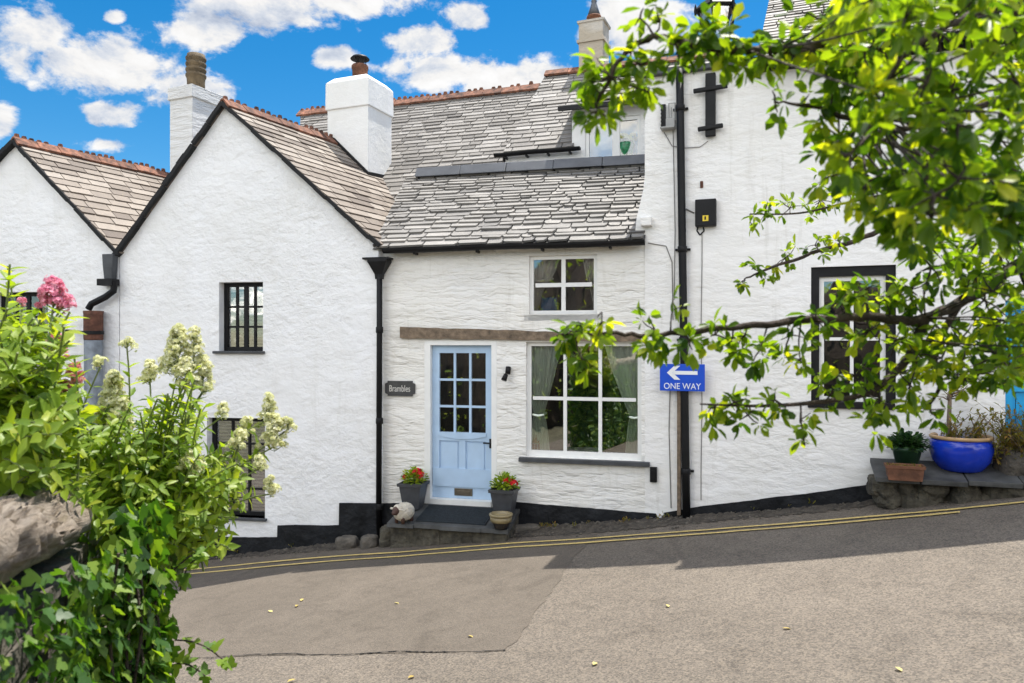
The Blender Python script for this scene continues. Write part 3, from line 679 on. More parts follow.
# rear range: roof, dormer, ridge, chimney
eE = FE.px(470, 172)[1]; rO = -1.62
sA, zR = FE.px(300, 128, rO)[0], FE.px(470, 95, rO)[1]; sB = FE.px(560, 85, rO)[0]
roof('rear_roof', M['slate_grey'], HC, [FE.pt(FE.px(330, 180)[0], eE - .8 * (zR - eE) / 1.62, .8), FE.pt(FE.px(560, 170)[0], eE - .8 * (zR - eE) / 1.62, .8), FE.pt(sB, zR, rO), FE.pt(sA, zR, rO)], FE.u, .120, .2, .46, .022, .08, .12, 31, (.2, .95))
ridge('ridge_tiles', M['ridge'], HC, FE.pt(sA, zR + .05, rO), FE.pt(FE.px(541, 86, rO)[0], zR + .05, rO), .14, .11, .34, .06, seed=8)
m = MB(); m.quad(FE.pt(sA, zR, rO), FE.pt(sB, zR, rO), FE.pt(sB, zR - 2, rO - 2), FE.pt(sA, zR - 2, rO - 2)); m.build('back_slope', M['slate_grey'], HC)
zd = FE.px(575, 147, .06)[1]; sd0 = FE.px(503, 158, .06)[0]; sd1 = FE.px(700, 140, .06)[0]; zr2 = FE.px(592, 69, rO)[1]; sr0 = FE.px(546, 75, rO)[0]; sr1 = FE.px(720, 60, rO)[0]
sm = FE.px(577, 145, .06)[0]; zhd = FE.px(585, 108, .06)[1]
sx0 = FE.px(572, 130)[0]; sx1 = FE.px(672, 130)[0]
dz = (zhd - zd) / (zr2 - zd)            # the dormer breaks the eave: slates stop at its left side
E0 = FE.pt(sd0, zd, .06); R0 = FE.pt(sr0, zr2, rO)
def on(s0, s1, t): return None
slope = lambda s, t: FE.pt(s, zd + (zr2 - zd) * t, .06 + (rO - .06) * t)
tt = .55
roof('upper_roof', M['slate_grey'], HC, [slope(sd0, 0), slope(sx0 + .03, 0), slope(sx0 + .03 + (sr0 - sd0) * tt, tt), slope(sd0 + (sr0 - sd0) * tt, tt)], FE.u, .125, .2, .46, .02, .06, .1, 41, (.35, 1))
roof('upper_roof', M['slate_grey'], HC, [slope(sd0 + (sr0 - sd0) * tt, tt), slope(sr1, tt), slope(sr1, 1), slope(sr0, 1)], FE.u, .125, .2, .46, .02, .06, .1, 43, (.35, 1))
ridge('ridge_tiles', M['ridge'], HC, FE.pt(sr0, zr2 + .05, rO), FE.pt(sr1, zr2 + .05, rO), .14, .10, .4, 0, seed=9)
m = MB(); m.quad(FE.pt(sr0, zr2, rO), FE.pt(sr1, zr2, rO), FE.pt(sr1, zr2 - 2, rO - 2), FE.pt(sr0, zr2 - 2, rO - 2)); m.quad(slope(sd0, 0), slope(sr0, 1), FE.pt(sr0, zr2 - 2, rO - 2), FE.pt(sd0 - .1, zd - 1, 0)); m.build('back_slope', M['slate_grey'], HC)
dw = rect(FE, 585, 117, 641, 161)
wall('dormer_wall', FE, [(sd0 + .02, zd - 1), (sx1, zd - 1), (sx1, zhd), (sx0, zhd), (sx0, zd), (sd0 + .02, zd)], [hole(dw)], M['wall_f'], HC, .0, .12, .2)
room(FE, dw, HC, .9, simple('sky_tinted_room', (.12, .25, .46), .9, .2, 2, 0), .05)  # room coloured blue in place of sky reflected in the dormer panes
m = MB(); m.fbox(FE, dw[0] - .02, dw[1] + .02, dw[2] - .02, dw[3] + .02, -.30, -.29); m.build('blind_or_sky_panel', simple('sky_reflection_blue', (.17, .38, .66), .8, .1, 3, 0), HC)  # added blue panel behind the glass, painted as the sky's reflection
wd = window(FE, dw, HC, M['white'], [.56], 1, .055, .11, -.03, .05, 'glass_sky', 'dormer_window')
m = MB(); N = 7; sh0 = FE.px(562, 110)[0]
for i in range(N): a = sh0 + (sx1 - sh0) * i / N; b = sh0 + (sx1 - sh0) * (i + 1) / N; m.hexa([FE.pt(a, zhd - .02, .22), FE.pt(b, zhd - .02, .22), FE.pt(b, zhd + .05, -.1), FE.pt(a, zhd + .05, -.1), FE.pt(a, zhd + .03, .20), FE.pt(b, zhd + .03, .20), FE.pt(b, zhd + .35, -1.0), FE.pt(a, zhd + .35, -1.0)])
m.build('dormer_hood', M['slate_grey'], HC)
m = MB(); m.bar(FE.pt(sh0, zhd - .03, .23), FE.pt(sx1, zhd - .03, .23), .05, .06); m.build('dormer_gutter', M['black'], HC)
half_gutter(HC, FE, sd0 - .12, sm + .06, zd - .02, .11, .05)
pc = at(594, 60, 12.6)
chimney(HC, pc, .42, .42, math.radians(-22), pc.z - .6, at(594, 25, 12.6).z, .03, M['render_stone'], pot_cone, slope=False)
m = MB(); B = pc; zz = at(594, 46, 12.6).z
# string band on the finial chimney
for sgn in (1,):
    X = Vector((math.cos(math.radians(-22)), math.sin(math.radians(-22)), 0)); Y = Vector((-X.y, X.x, 0))
    m.hexa([Vector((B.x, B.y, zz + h_)) + X * i * .235 + Y * j * .235 for h_ in (0, .05) for i, j in ((-1, -1), (1, -1), (1, 1), (-1, 1))])
m.build('chimney_band', M['render_stone'], HC)
# ------------------------------------------------------------------ tall cottage on the right
fw_ = rect(FF, 811, 266, 896, 402); fd = rect(FF, 1005, 300, 1078, 442)
fL, _ = FF.px(645, 300); fR = 9.0; zT = FF.px(830, 56)[1]; fM = FF.px(757, 62)[0]
HF = thing('cottage', FF.pt(3, ground(FF.pt(3, 0))), 'tall white cottage on the right with black iron wall tie and downpipe', 'house')
fl2 = FF.px(636, 230)[0]
zk1 = FF.px(640, 232)[1]; zk2 = FF.px(646, 175)[1]
wall('front_wall', FF, [(fL, zb(FF, fL)), (fR, zb(FF, fR)), (fR, zT), (fL, zT), (fL, zk2)] + [(fL - .115 * math.sin(PI / 2 * t) ** 2, zk2 + (zk1 - zk2) * t) for t in (.25, .5, .75, 1)] + [(fL, zk1 - .12)], [hole(fw_), hole(fd)], M['wall_f'], HF, .012, .14, .4)
m = MB(); a = FF.pt(fL, zb(FF, fL), -.05)
for a, zt_ in ((FF.pt(fL + .05, 0, -.36), zT), (FF.pt(fR, 0, -.1), zT)):
    b = a + W * 3.5; m.quad(Vector((a.x, a.y, -1)), Vector((b.x, b.y, -1)), Vector((b.x, b.y, zt_)), Vector((a.x, a.y, zt_))); m.build('side_wall', M['wall_f'], HF); m = MB()
room(FF, fw_, HF, 1.2); room(FF, fd, HF, .5)
# dark surround then white sash
s0, s1, z0, z1 = fw_; t = .085
m = MB(); m.fbox(FF, s0, s0 + t, z0, z1, -.13, -.02); m.fbox(FF, s1 - t * 1.1, s1, z0, z1, -.13, -.02); m.fbox(FF, s0 + t, s1 - t * 1.1, z1 - t * 1.25, z1, -.13, -.02); m.build('window_surround', M['black'], HF)
window(FF, (s0 + t, s1 - t * 1.1, z0, z1 - t * 1.25), HF, M['white'], [.5], [.5], .05, .035, -.06, .05, sill=(.12, .08, .07, .06), sillmat=M['black'])
s0, s1, z0, z1 = fd; m = MB(); N = 6
for i in range(N): m.fbox(FF, s0 + (s1 - s0) * i / N + .004, s0 + (s1 - s0) * (i + 1) / N - .004, z0, z1, -.10, -.05)
m.fbox(FF, s0, s0 + .07, z0, z1, -.05, -.02); m.fbox(FF, s1 - .07, s1, z0, z1, -.05, -.02); m.fbox(FF, s0 + .07, s1 - .07, z1 - .1, z1, -.05, -.02); m.fbox(FF, s0 + .07, s1 - .07, z0 + .5, z0 + .6, -.05, -.02)
m.build('door', M['turquoise'], HF)
plinth(FF, HF, [(664, 700, 512, 506), (700, 760, 506, 499), (760, 830, 499, 490), (830, 886, 490, 482)])
EL = FF.pt(fM, zT, .20); d = Vector((.94, 2.2, 0)); pr = math.tan(math.radians(40)) * 2.2
roof('roof', M['slate_grey'], HF, [EL, FF.pt(fR, zT, .20), FF.pt(fR, zT, .20) + d + Vector((0, 0, pr)), EL + d + Vector((0, 0, pr))], FF.u, .13, .22, .45, .02, .05, .1, 61, (.25, 1))
half_gutter(HF, FF, fM - .03, fR, zT - .02, .25, .06)
m = MB(); m.fbox(FF, fM, fR, zT - .10, zT + .05, .012, .05); m.build('fascia', M['black'], HF)
m = MB(); m.fbox(FF, fL - .04, fM - .03, zT, zT + .06, -.4, .09); m.build('coping', M['slate_sill'], HF, bevel=.01)
m = MB(); a, b = FF.pt(fL, zT - .03, -.3), FF.pt(fM + .3, zT - .03, -.3); m.hexa([p + Vector((0, 0, h_)) for h_ in (-.05, 0) for p in (a, b, b + W * 3.2, a + W * 3.2)]); m.build('flat_roof', M['lead'], HF)
# iron wall tie
m = MB(); a = FF.px(711, 75)[1]; b = FF.px(711, 138)[1]; s = FF.px(711, 100)[0]
m.bar(FF.pt(s, b, .06), FF.pt(s, a, .06), .115, .05, FF.n)
for py, hw in ((91, .19), (129.5, .14)): z = FF.px(711, py)[1]; m.bar(FF.pt(s - hw, z - .01, .085), FF.pt(s + hw, z + .01, .085), .05, .045, FF.n)
m.build('wall_tie', M['black'], HF, bevel=.012)
# downpipe with its timber boxed foot
m = MB(); sa_, sb_ = FF.px(679.5, 120, .09)[0], FF.px(686.5, 515, .09)[0]; zA = FF.px(680, 72)[1]; zB_ = ground(FF.pt(sb_, 0)) + .02; zm = FF.px(684, 388)[1]
ln = lambda z: sa_ + (sb_ - sa_) * (zA - z) / (zA - zB_)
m.tube([FF.pt(ln(z), z, .085) for z in lin(zA, zB_, 8)], .045, 14)
for py in (110, 250, 340, 470): z = FF.px(683, py)[1]; m.lathe(FF.pt(ln(z), z, .085), [(.05, -.035), (.056, -.03), (.056, .03), (.05, .035)], 14); m.fbox(FF, ln(z) - .085, ln(z) + .085, z - .012, z + .012, .012, .05)
DP = m.build('downpipe', M['black'], HF, True)
m = MB(); m.fbox(FF, ln(zm) - .085, ln(zm) - .045, zB_ + .02, zm, .012, .09); m.build('pipe_board', M['timber'], DP)
# cables
def cable(name, parent, F, pts, r=.0042, mat='cable', o=.022):
    m = MB(); P = [F.pt(*F.px(x, y, o), o) for x, y in pts]; Q = []
    for i in range(len(P) - 1): Q += [P[i].lerp(P[i + 1], k / 5) for k in range(5)]
    m.tube(Q + [P[-1]], r, 6); return m.build(name, M[mat], parent)
cable('cable', HF, FF, [(673, 130), (674, 180), (675, 230), (674, 300)])
cable('cable', HF, FF, [(664, 132), (672, 146), (684, 148), (700, 147), (708, 141)])
cable('cable', HF, FF, [(702, 232), (702, 262), (701, 330), (702, 400), (701, 470), (701, 500)])
cable('cable', HF, FF, [(698, 226), (697, 231), (700, 235), (704, 231), (703, 226)], .008, 'black')
cable('cable', HF, FF, [(686, 209), (694, 213)], .008)
cable('cable', HF, FF, [(648, 243), (666, 246), (672, 262), (673, 320)], .005)
cable('cable', HF, FF, [(670, 390), (669, 430), (671, 508)], .005)
# rust stain bracket, small stone corbel
m = MB(); q = FF.px(647, 222); m.fbox(FF, q[0] - .06, q[0] + .07, q[1] - .06, q[1] + .05, .0, .12); m.build('corbel', M['wall_f'], HF, bevel=.015)
m = MB(); q = FF.px(702, 184); m.fbox(FF, q[0] - .02, q[0] + .015, q[1] - .05, q[1] + .03, .012, .025); m.build('iron_stub', M['rust'], HF, bevel=.008)
m = MB(); q = FF.px(654, 474); m.fbox(FF, q[0] - .04, q[0] + .04, q[1] - .09, q[1] + .09, .012, .06); m.fbox(FF, q[0] - .028, q[0] + .028, q[1] - .06, q[1] + .05, .06, .068); m.build('vent_cover', M['black'], HF, bevel=.006)
# hopper between the two gables
s, z = FB.px(114, 268); m = MB(); V = []
for zz, k, oo in ((.18, 1, .13), (.0, .85, .13), (-.16, .7, .12)): V += [FB.pt(s + i * .085 * k, z + zz, j) for i, j in ((-1, oo), (1, oo), (1, .02), (-1, .02))]
m.add(V, [[4 * i + j, 4 * i + (j + 1) % 4, 4 * i + 4 + (j + 1) % 4, 4 * i + 4 + j][::-1] for i in range(2) for j in range(4)] + [[0, 1, 2, 3], [11, 10, 9, 8]])
HOP = m.build('hopper', M['slate_sill'], HB, bevel=.01)
m = MB(); m.fbox(FB, s - .13, s + .10, z - .25, z - .16, .02, .17)
P = [FB.px(115, 281, .1), FB.px(114, 291, .1), FB.px(106, 297, .1), FB.px(92, 304, .1), FB.px(89, 309, .1)]
m.tube([FB.pt(a, b, .11) for a, b in P], .045, 10); m.build('downpipe', M['black'], HB)
s, z = FB.px(94.5, 311, .13); m = MB(); zr = FB.px(94, 340, .13)[1]; g0 = ground(FB.pt(s, 0)) - .05
PP = thing('drain_pipe', FB.pt(s, g0, .15), 'fat grey drain pipe with rusty iron collar at its top, behind the flowers', 'pipe')
m.tube([FB.pt(s, g0, .15), FB.pt(s, zr, .15)], .115, 18); m.build('pipe', M['zinc'], PP, True)
m = MB(); m.lathe(FB.pt(s, zr, .15), [(.118, 0), (.122, .02), (.122, z - zr - .05), (.128, z - zr), (.10, z - zr), (.10, z - zr - .06)], 18); m.build('collar', M['rust'], PP, True)
m = MB(); zc = zr + (z - zr) * .25; m.tube([FB.pt(s - .09, zc, .18), FB.pt(s - .45, zc + .03, .12)], .02, 8); m.lathe(FB.pt(s, zc, .15), [(.124, -.025), (.132, -.02), (.132, .02), (.124, .025)], 18); m.build('bracket', M['black'], PP)
# ------------------------------------------------------------------ signs and boxes on the walls
a = FF.px(660, 364, .13); b = FF.px(705, 391, .13); s0, s1 = a[0], b[0]; sm_ = (s0 + s1) / 2
z1 = FF.px(682, 364, .13)[1]; z0 = FF.px(682, 391, .13)[1]
SG = thing('road_sign', FF.pt(sm_, z0, .14), 'blue one way sign with white left arrow on the right cottage wall', 'sign')
m = MB(); m.fbox(FF, s0, s1, z0, z1, .135, .145); m.build('plate', M['sign_blue'], SG, bevel=.004)
m = MB(); H = z1 - z0; w = s1 - s0; zc = z0 + H * .66; y = .1466
def flat(pts, o0=.1455, o1=.1475):
    V = [FF.pt(p[0], p[1], o) for o in (o1, o0) for p in pts]; n = len(pts)
    m.add(V, [list(range(n))] + [[i, (i + 1) % n, n + (i + 1) % n, n + i][::-1] for i in range(n)])
X = lambda t: s0 + w * t
flat([(X(.30), zc - H * .05), (X(.84), zc - H * .05), (X(.84), zc + H * .085), (X(.30), zc + H * .085)])
mid = zc + H * .017
flat([(X(.16), mid), (X(.33), mid - H * .26), (X(.46), mid - H * .26), (X(.29), mid)])
flat([(X(.16), mid), (X(.29), mid + .0), (X(.46), mid + H * .26), (X(.33), mid + H * .26)])
m.build('arrow', M['sign_white'], SG)
lettering('ONE WAY', FF, sm_, z0 + H * .17, .1465, .10, M['sign_white'], SG, w * .82)
m = MB()
for k in (.3, .7): m.fbox(FF, X(k) - .015, X(k) + .015, z0 + .02, z1 - .02, .012, .135)
m.build('bracket', M['black'], SG)
a = FC.px(385, 381, .03); b = FC.px(414.5, 396, .03); s0, s1 = a[0], b[0]; z1, z0 = FC.px(400, 381, .03)[1], FC.px(400, 396, .03)[1]
PL = thing('name_plaque', FC.pt((s0 + s1) / 2, z0, .03), 'dark slate house name plaque with notched corners beside the blue door', 'sign')
c = .035; m = MB(); P = [(s0 + c, z0), (s1 - c, z0), (s1 - c, z0 + c * .6), (s1, z0 + c), (s1, z1 - c), (s1 - c, z1 - c * .6), (s1 - c, z1), (s0 + c, z1), (s0 + c, z1 - c * .6), (s0, z1 - c), (s0, z0 + c), (s0 + c, z0 + c * .6)]
V = [FC.pt(*p, o) for o in (.03, 0) for p in P]; n = len(P); m.add(V, [list(range(n))] + [[i, (i + 1) % n, n + (i + 1) % n, n + i][::-1] for i in range(n)]); m.build('slab', M['plaque'], PL)
lettering('Brambles', FC, (s0 + s1) / 2, (z0 + z1) / 2 - .004, .0315, .12, M['plaque_text'], PL, (s1 - s0) * .70, .0)
s0, z1 = FF.px(695, 199, .1); s1, _ = FF.px(716, 199, .1); z0 = FF.px(705, 226, .1)[1]; z1 = FF.px(705, 199, .1)[1]
BX = thing('cable_box', FF.pt((s0 + s1) / 2, z0, .06), 'black cable box with small yellow label on the right cottage wall', 'box')
m = MB(); m.fbox(FF, s0, s1, z0, z1, .012, .11); m.build('case', M['black'], BX, bevel=.01)
m = MB(); q = FF.px(705.5, 218, .11); m.fbox(FF, q[0] - .032, q[0] + .032, q[1] - .035, q[1] + .03, .111, .113); m.build('label', M['yellow_label'], BX)
m = MB(); m.fbox(FF, q[0] - .012, q[0] + .006, q[1] - .02, q[1] + .018, .1135, .1145); m.build('label_mark', M['black'], BX)
s0, _ = FF.px(661, 120, .06); s1, _ = FF.px(675, 120, .06); z0, z1 = FF.px(668, 131)[1], FF.px(668, 105)[1]
JB = thing('meter_box', FF.pt((s0 + s1) / 2, z0, .05), 'open grey cable terminal on a shelf beside the tall black downpipe', 'box')
m = MB(); m.fbox(FF, s0, s1, z0, z0 + .02, .012, .14); m.fbox(FF, s0 + .06, s1, z0 + .02, z0 + .12, .012, .10); m.build('shelf', M['grey_box'], JB, bevel=.004)
m = MB(); m.fbox(FF, s0, s0 + .05, z0 + .03, z1, .012, .05)
for i in range(5): z = z0 + .05 + i * .045; m.fbox(FF, s0 - .004, s0 + .02, z, z + .02, .05, .06)
m.build('terminal_strip', M['black'], JB)
m = MB(); m.tube([FF.pt(s0 + .09, z0 + .12, .05), FF.pt(s0 + .09, z1, .05), FF.pt(s1, z1, .05), FF.pt(s1, z0 + .12, .05)], .008, 6); m.tube([FF.pt(s0 + .12, z0 + .12, .05), FF.pt(s0 + .12, z1 - .05, .05)], .006, 6); m.build('wire', M['grey_box'], JB)
# small dark wall lamp by the door
q = FC.px(507, 372, .06); WL = thing('wall_lamp', FC.pt(q[0], q[1], 0), 'small black spotlight on the wall right of the blue door', 'lamp')
m = MB(); m.tube([FC.pt(q[0] + .01, q[1] + .06, .03), FC.pt(q[0] + .01, q[1] - .02, .06)], .034, 12); m.tube([FC.pt(q[0] - .01, q[1] - .03, .07), FC.pt(q[0] - .03, q[1] - .10, .10)], [.028, .036], 12); m.build('body', M['black'], WL, True)
m = MB(); m.tube([FC.pt(q[0], q[1] + .02, .0), FC.pt(q[0], q[1] + .02, .05)], .02, 8); m.build('mount', M['black'], WL)
# lantern at the top of the right cottage
p = FF.hit(717, 60, -.62); zt_ = at(717, 0, p.y).z; LN = thing('street_lantern', p, 'black hooded street lantern above the iron wall tie, half hidden by leaves', 'lamp')
H = zt_ - p.z + .30
m = MB(); m.lathe((p.x, p.y, p.z + H * .62), [(.27, -.05), (.28, -.03), (.20, .05), (.13, .10), (.12, .12), (.13, .14), (.10, .20), (.05, .25), (.02, .27), (.03, .30), (.01, .36)], 6)
for j in range(6): a_ = PI / 3 * j; m.lathe((p.x + .265 * math.cos(a_), p.y + .265 * math.sin(a_), p.z + H * .62 - .05), [(.012, -.05), (.02, 0), (.015, .05), (.003, .09)], 6)
m.build('hood', M['black'], LN)
m = MB(); m.lathe((p.x, p.y, p.z + .06), [(.10, 0), (.21, H * .62 - .12)], 6); m.build('glass', M['glass'], LN)
m = MB()
for j in range(6): a_ = PI / 3 * j; c_, s_ = math.cos(a_), math.sin(a_); m.tube([(p.x + .11 * c_, p.y + .11 * s_, p.z + .05), (p.x + .225 * c_, p.y + .225 * s_, p.z + H * .62 - .05)], .012, 6)
m.lathe((p.x, p.y, p.z), [(.03, -.1), (.06, 0), (.12, .04), (.12, .06)], 8); m.tube([p + Vector((0, 0, -.1)), Vector((p.x, p.y, zT - .06))], .03, 8); m.build('bracket', M['black'], LN)
# ------------------------------------------------------------------ doorstep group
zS = FC.px(460, 504.5, 0)[1]; KS = .19
def on_tilt(F, z0, k, px, py):
    d = ray(px, py); l = (z0 - CAM.z - k * (CAM - F.p).dot(F.n)) / (d.z + k * d.dot(F.n)); return CAM + d * l
on_step = lambda px, py: on_tilt(FC, zS, KS, px, py)
zs = lambda o: zS - KS * o
s0, s1 = FC.px(398, 515, .3)[0], FC.px(515, 515, .3)[0]
ST = thing('doorstep', FC.pt((s0 + s1) / 2, ground(FC.pt((s0 + s1) / 2, 0, .3)), .3), 'grey slate doorstep on mossy stone under the blue door', 'step')
rd0 = random.Random(2); m = MB(); N = 9; D0 = .028
for i in range(N):
    a = s0 + (s1 - s0) * i / N; b = s0 + (s1 - s0) * (i + 1) / N; oo = .64
    oo += rd0.uniform(-.012, .012); m.hexa([FC.pt(a, zs(oo) - .045, oo), FC.pt(b, zs(oo) - .045, oo), FC.pt(b, zs(D0) - .045, D0), FC.pt(a, zs(D0) - .045, D0), FC.pt(a, zs(oo), oo - .01), FC.pt(b, zs(oo), oo - .01), FC.pt(b, zs(D0), D0), FC.pt(a, zs(D0), D0)])
m.build('slab', M['step'], ST)
m = MB(); rd = random.Random(4)
for i in range(7):
    a = s0 + .02 + (s1 - s0 - .04) * i / 7; b = s0 + .02 + (s1 - s0 - .04) * (i + 1) / 7; z = ground(FC.pt(a, 0, .6)) - .1; oo = .58 + rd.uniform(-.02, .025)
    m.hexa([FC.pt(a, z, oo + .03), FC.pt(b, z, oo + .03), FC.pt(b, z, D0), FC.pt(a, z, D0), FC.pt(a, zs(oo) - .047, oo), FC.pt(b, zs(oo) - .047, oo), FC.pt(b, zs(D0) - .047, D0), FC.pt(a, zs(D0) - .047, D0)])
m.build('riser', M['moss'], ST)
def on_z(px, py, z): d = ray(px, py); return CAM + d * ((z - CAM.z) / d.z)
m = MB(); q = [FC.px(423, 515, .3)[0], FC.px(491, 515, .3)[0]]; B4 = lambda a, b, oa, ob, h0, h1: m.hexa([FC.pt(a, zs(ob) + h0, ob), FC.pt(b, zs(ob) + h0, ob), FC.pt(b, zs(oa) + h0, oa), FC.pt(a, zs(oa) + h0, oa), FC.pt(a, zs(ob) + h1, ob), FC.pt(b, zs(ob) + h1, ob), FC.pt(b, zs(oa) + h1, oa), FC.pt(a, zs(oa) + h1, oa)])
B4(q[0], q[1], .09, .55, .002, .016)
for i in range(20): o_ = .10 + i * .022; B4(q[0] + .015, q[1] - .015, o_, o_ + .011, .016, .021)
tag(m.build('door_mat', M['mat']), 'dark rubber door mat lying on the slate doorstep', 'mat')
# foliage helpers
LEAF = [(0, 0, 0), (.34, .36, .06), (.34, 0, -.02), (.34, -.36, .06), (.72, .44, .03), (.72, 0, -.05), (.72, -.44, .03), (1, 0, -.10)]
LF = [(0, 2, 1), (0, 3, 2), (1, 2, 5, 4), (2, 3, 6, 5), (4, 5, 7), (5, 6, 7)]
def leaf(m, p, d, up, L, w, tone, prof=LEAF, faces=LF):
    d = d.normalized(); x = d.cross(up)
    if x.length < 1e-3: x = d.orthogonal()
    x.normalize(); z = x.cross(d)
    m.add([p + d * (a * L) + x * (b * w) + z * (c * L) for a, b, c in prof], faces, tone)
def rnd(): 
    while True:
        v = Vector((U(-1, 1), U(-1, 1), U(-1, 1)))
        if .05 < v.length < 1: return v.normalized()
def flower_ball(m, c, r, n, pr, tone=(0, 1), squash=1):
    for _ in range(n):
        d = rnd(); d.z = abs(d.z) * .9 + .05 if R() < .8 else d.z; d.normalize(); p = c + Vector((d.x * r, d.y * r, d.z * r * squash)) * U(.6, 1)
        x = d.orthogonal().normalized(); y = d.cross(x); t = U(*tone); a0 = U(0, 6)
        for k in range(5):
            a = a0 + k * 2 * PI / 5; e = x * math.cos(a) + y * math.sin(a); f = x * math.cos(a + .6) + y * math.sin(a + .6); g = x * math.cos(a - .6) + y * math.sin(a - .6)
            m.add([p, p + g * pr * .7 + d * pr * .3, p + e * pr * 1.1 + d * pr * .15, p + f * pr * .7 + d * pr * .3], [(0, 1, 2, 3)], t)
def small_bush(fo, c, r, n, L, w, up=.6, tone=(0, 1), flat=1):
    for _ in range(n):
        d = rnd(); d.z = abs(d.z) * flat; p = c + Vector((d.x * r, d.y * r, d.z * r)) * U(.3, 1)
        dd = (d + rnd() * .6 + Vector((0, 0, .1))); leaf(fo, p, dd, Vector((0, 0, 1)) + rnd() * .4, L * U(.7, 1.2), w * U(.8, 1.1), U(*tone))
def geranium(px, py, label):
    c = on_step(px, py); T = thing('potted_geranium', c, label, 'potted plant', 'red flowers in grey planters'); m = MB()
    ang = math.radians(-14 + U(-3, 3)); X = Vector((math.cos(ang), math.sin(ang), 0)); Y = Vector((-X.y, X.x, 0))
    sq = lambda h, z: [c + X * i * h + Y * j * h + Vector((0, 0, z)) for i, j in ((-1, -1), (1, -1), (1, 1), (-1, 1))]
    L = [sq(.095, 0), sq(.10, .012), sq(.138, .285), sq(.158, .29), sq(.162, .325), sq(.142, .33), sq(.138, .30)]
    V = [p for l in L for p in l]; m.add(V, [[4 * i + j, 4 * i + (j + 1) % 4, 4 * i + 4 + (j + 1) % 4, 4 * i + 4 + j] for i in range(len(L) - 1) for j in range(4)] + [[3, 2, 1, 0]])
    m.build('planter', M['planter'], T)
    m = MB(); m.add(sq(.137, .302), [(0, 1, 2, 3)]); m.build('soil', M['soil'], T)
    m = MB(); t = c + Vector((0, 0, .33)); small_bush(m, t, .16, 260, .06, .042); m.build('foliage', M['leaf_val'], T, True)
    for k, (dx, dz) in enumerate([(.055, .13), (.10, .09), (.02, .10), (-.11, .06)] if 'left' in label else [(.07, .07), (.12, .06), (.03, .08)]):
        m = MB(); flower_ball(m, t + X * dx + Vector((0, -.04 * (k % 2), dz)), .05 if k < 3 else .03, 34, .018); m.build('flower_head', M['petal_red'], T)
    return T
geranium(413.5, 508, 'grey square planter of red flowers left of the blue door')
geranium(504.5, 515, 'grey square planter of red and white flowers right of the blue door')
m = MB(); q = on_step(505, 512); flower_ball(m, q + Vector((-.02, .02, .45)), .045, 30, .016); 
WH = m.build('flower_head', M['petal_cream'], [o for o in COL.objects if o.get('label', '').startswith('grey square planter of red and white')][0])
# sheep ornament
c = on_step(404, 522); SH = thing('sheep_ornament', c, 'cream sheep ornament with dark face sitting at the left of the doorstep', 'ornament')
hd = Vector((-.55, -.83, 0)).normalized(); rt = Matrix(((hd.x, -hd.y, 0), (hd.y, hd.x, 0), (0, 0, 1))); cz = c + Vector((0, 0, .125))
m = MB(); m.ball(cz, .15, .112, .112, 22, 14, rt, .5, .02); m.build('body', M['fleece'], SH, True)
m = MB(); hc = cz + hd * .135 + Vector((0, 0, .035)); m.ball(hc, .058, .043, .055, 14, 10, rt); m.ball(hc + hd * .035 - Vector((0, 0, .018)), .035, .03, .03, 12, 8, rt); m.build('face', M['face'], SH, True)
m = MB(); m.ball(hc - hd * .03 + Vector((0, 0, .03)), .05, .06, .045, 14, 8, rt, .5, .05); m.build('wool_cap', M['fleece'], SH, True)
sd = Vector((-hd.y, hd.x, 0))
for k in (-1, 1):
    m = MB(); m.ball(hc + sd * .07 * k + Vector((0, 0, .02)), .016, .03, .013, 10, 6, rt); m.build('ear', M['fleece'], SH, True)
    for f in (-1, 1):
        m = MB(); p = c + hd * .075 * f + sd * .05 * k; m.lathe(p, [(.022, 0), (.024, .05), (.03, .08)], 10); m.build('leg', M['face'], SH, True)
c = on_step(501, 528); T = thing('flower_pot', c, 'squat tan and dark glazed pot standing at the right of the doorstep', 'pot')
m = MB(); m.lathe(c, [(.08, .0), (.085, .02), (.115, .10), (.118, .125)], 28); m.build('pot', M['glaze_dark'], T, True)
m = MB(); m.lathe(c, [(.119, .075), (.126, .10), (.128, .135), (.112, .138), (.106, .10)], 28); m.build('band', M['glaze_tan'], T, True)
m = MB(); m.lathe(c, [(.128, .139), (.138, .15), (.140, .165), (.130, .172), (.112, .166), (.106, .12)], 28); m.build('rim', M['glaze_tan'], T, True)
m = MB(); m.lathe(c, [(.0, .11), (.109, .112)], 20); m.build('soil', M['soil'], T)
from mathutils import noise as MN
def rock(name, mat, c, rx, ry, rz, label, cat, group=None, seed=0, n=20):
    m = MB(); m.ball(c, 1, 1, 1, n, n * 2 // 3); sc = []
    for v in m.v:
        d = Vector(v) - c; k = 1 + .28 * MN.noise(d * 1.3 + Vector((seed, 3, 1))) + .10 * MN.noise(d * 4 + Vector((seed, 0, 7)))
        q = Vector((max(-.8, min(.8, d.x * k)), max(-.8, min(.8, d.y * k)), max(-.75, min(.72, d.z * k)))); sc.append(tuple(c + Vector((q.x * rx, q.y * ry, q.z * rz))))
    m.v = sc; o = m.build(name, mat, smooth=True); return tag(o, label, cat, group)
q = road_px(345, 550); rock('rock', M['stone'], q + Vector((0, .12, .04)), .17, .13, .13, 'flat grey stone lying at the foot of the left downpipe', 'rock', None, 2)
q = road_px(368, 549); rock('rock', M['stone'], q + Vector((0, .10, .05)), .13, .12, .12, 'rounded stone between the left downpipe and the doorstep', 'rock', None, 5)
q = road_px(388, 547); rock('rock', M['moss'], q + Vector((0, .10, .09)), .14, .13, .20, 'upright mossy stone against the left end of the doorstep', 'rock', None, 9)
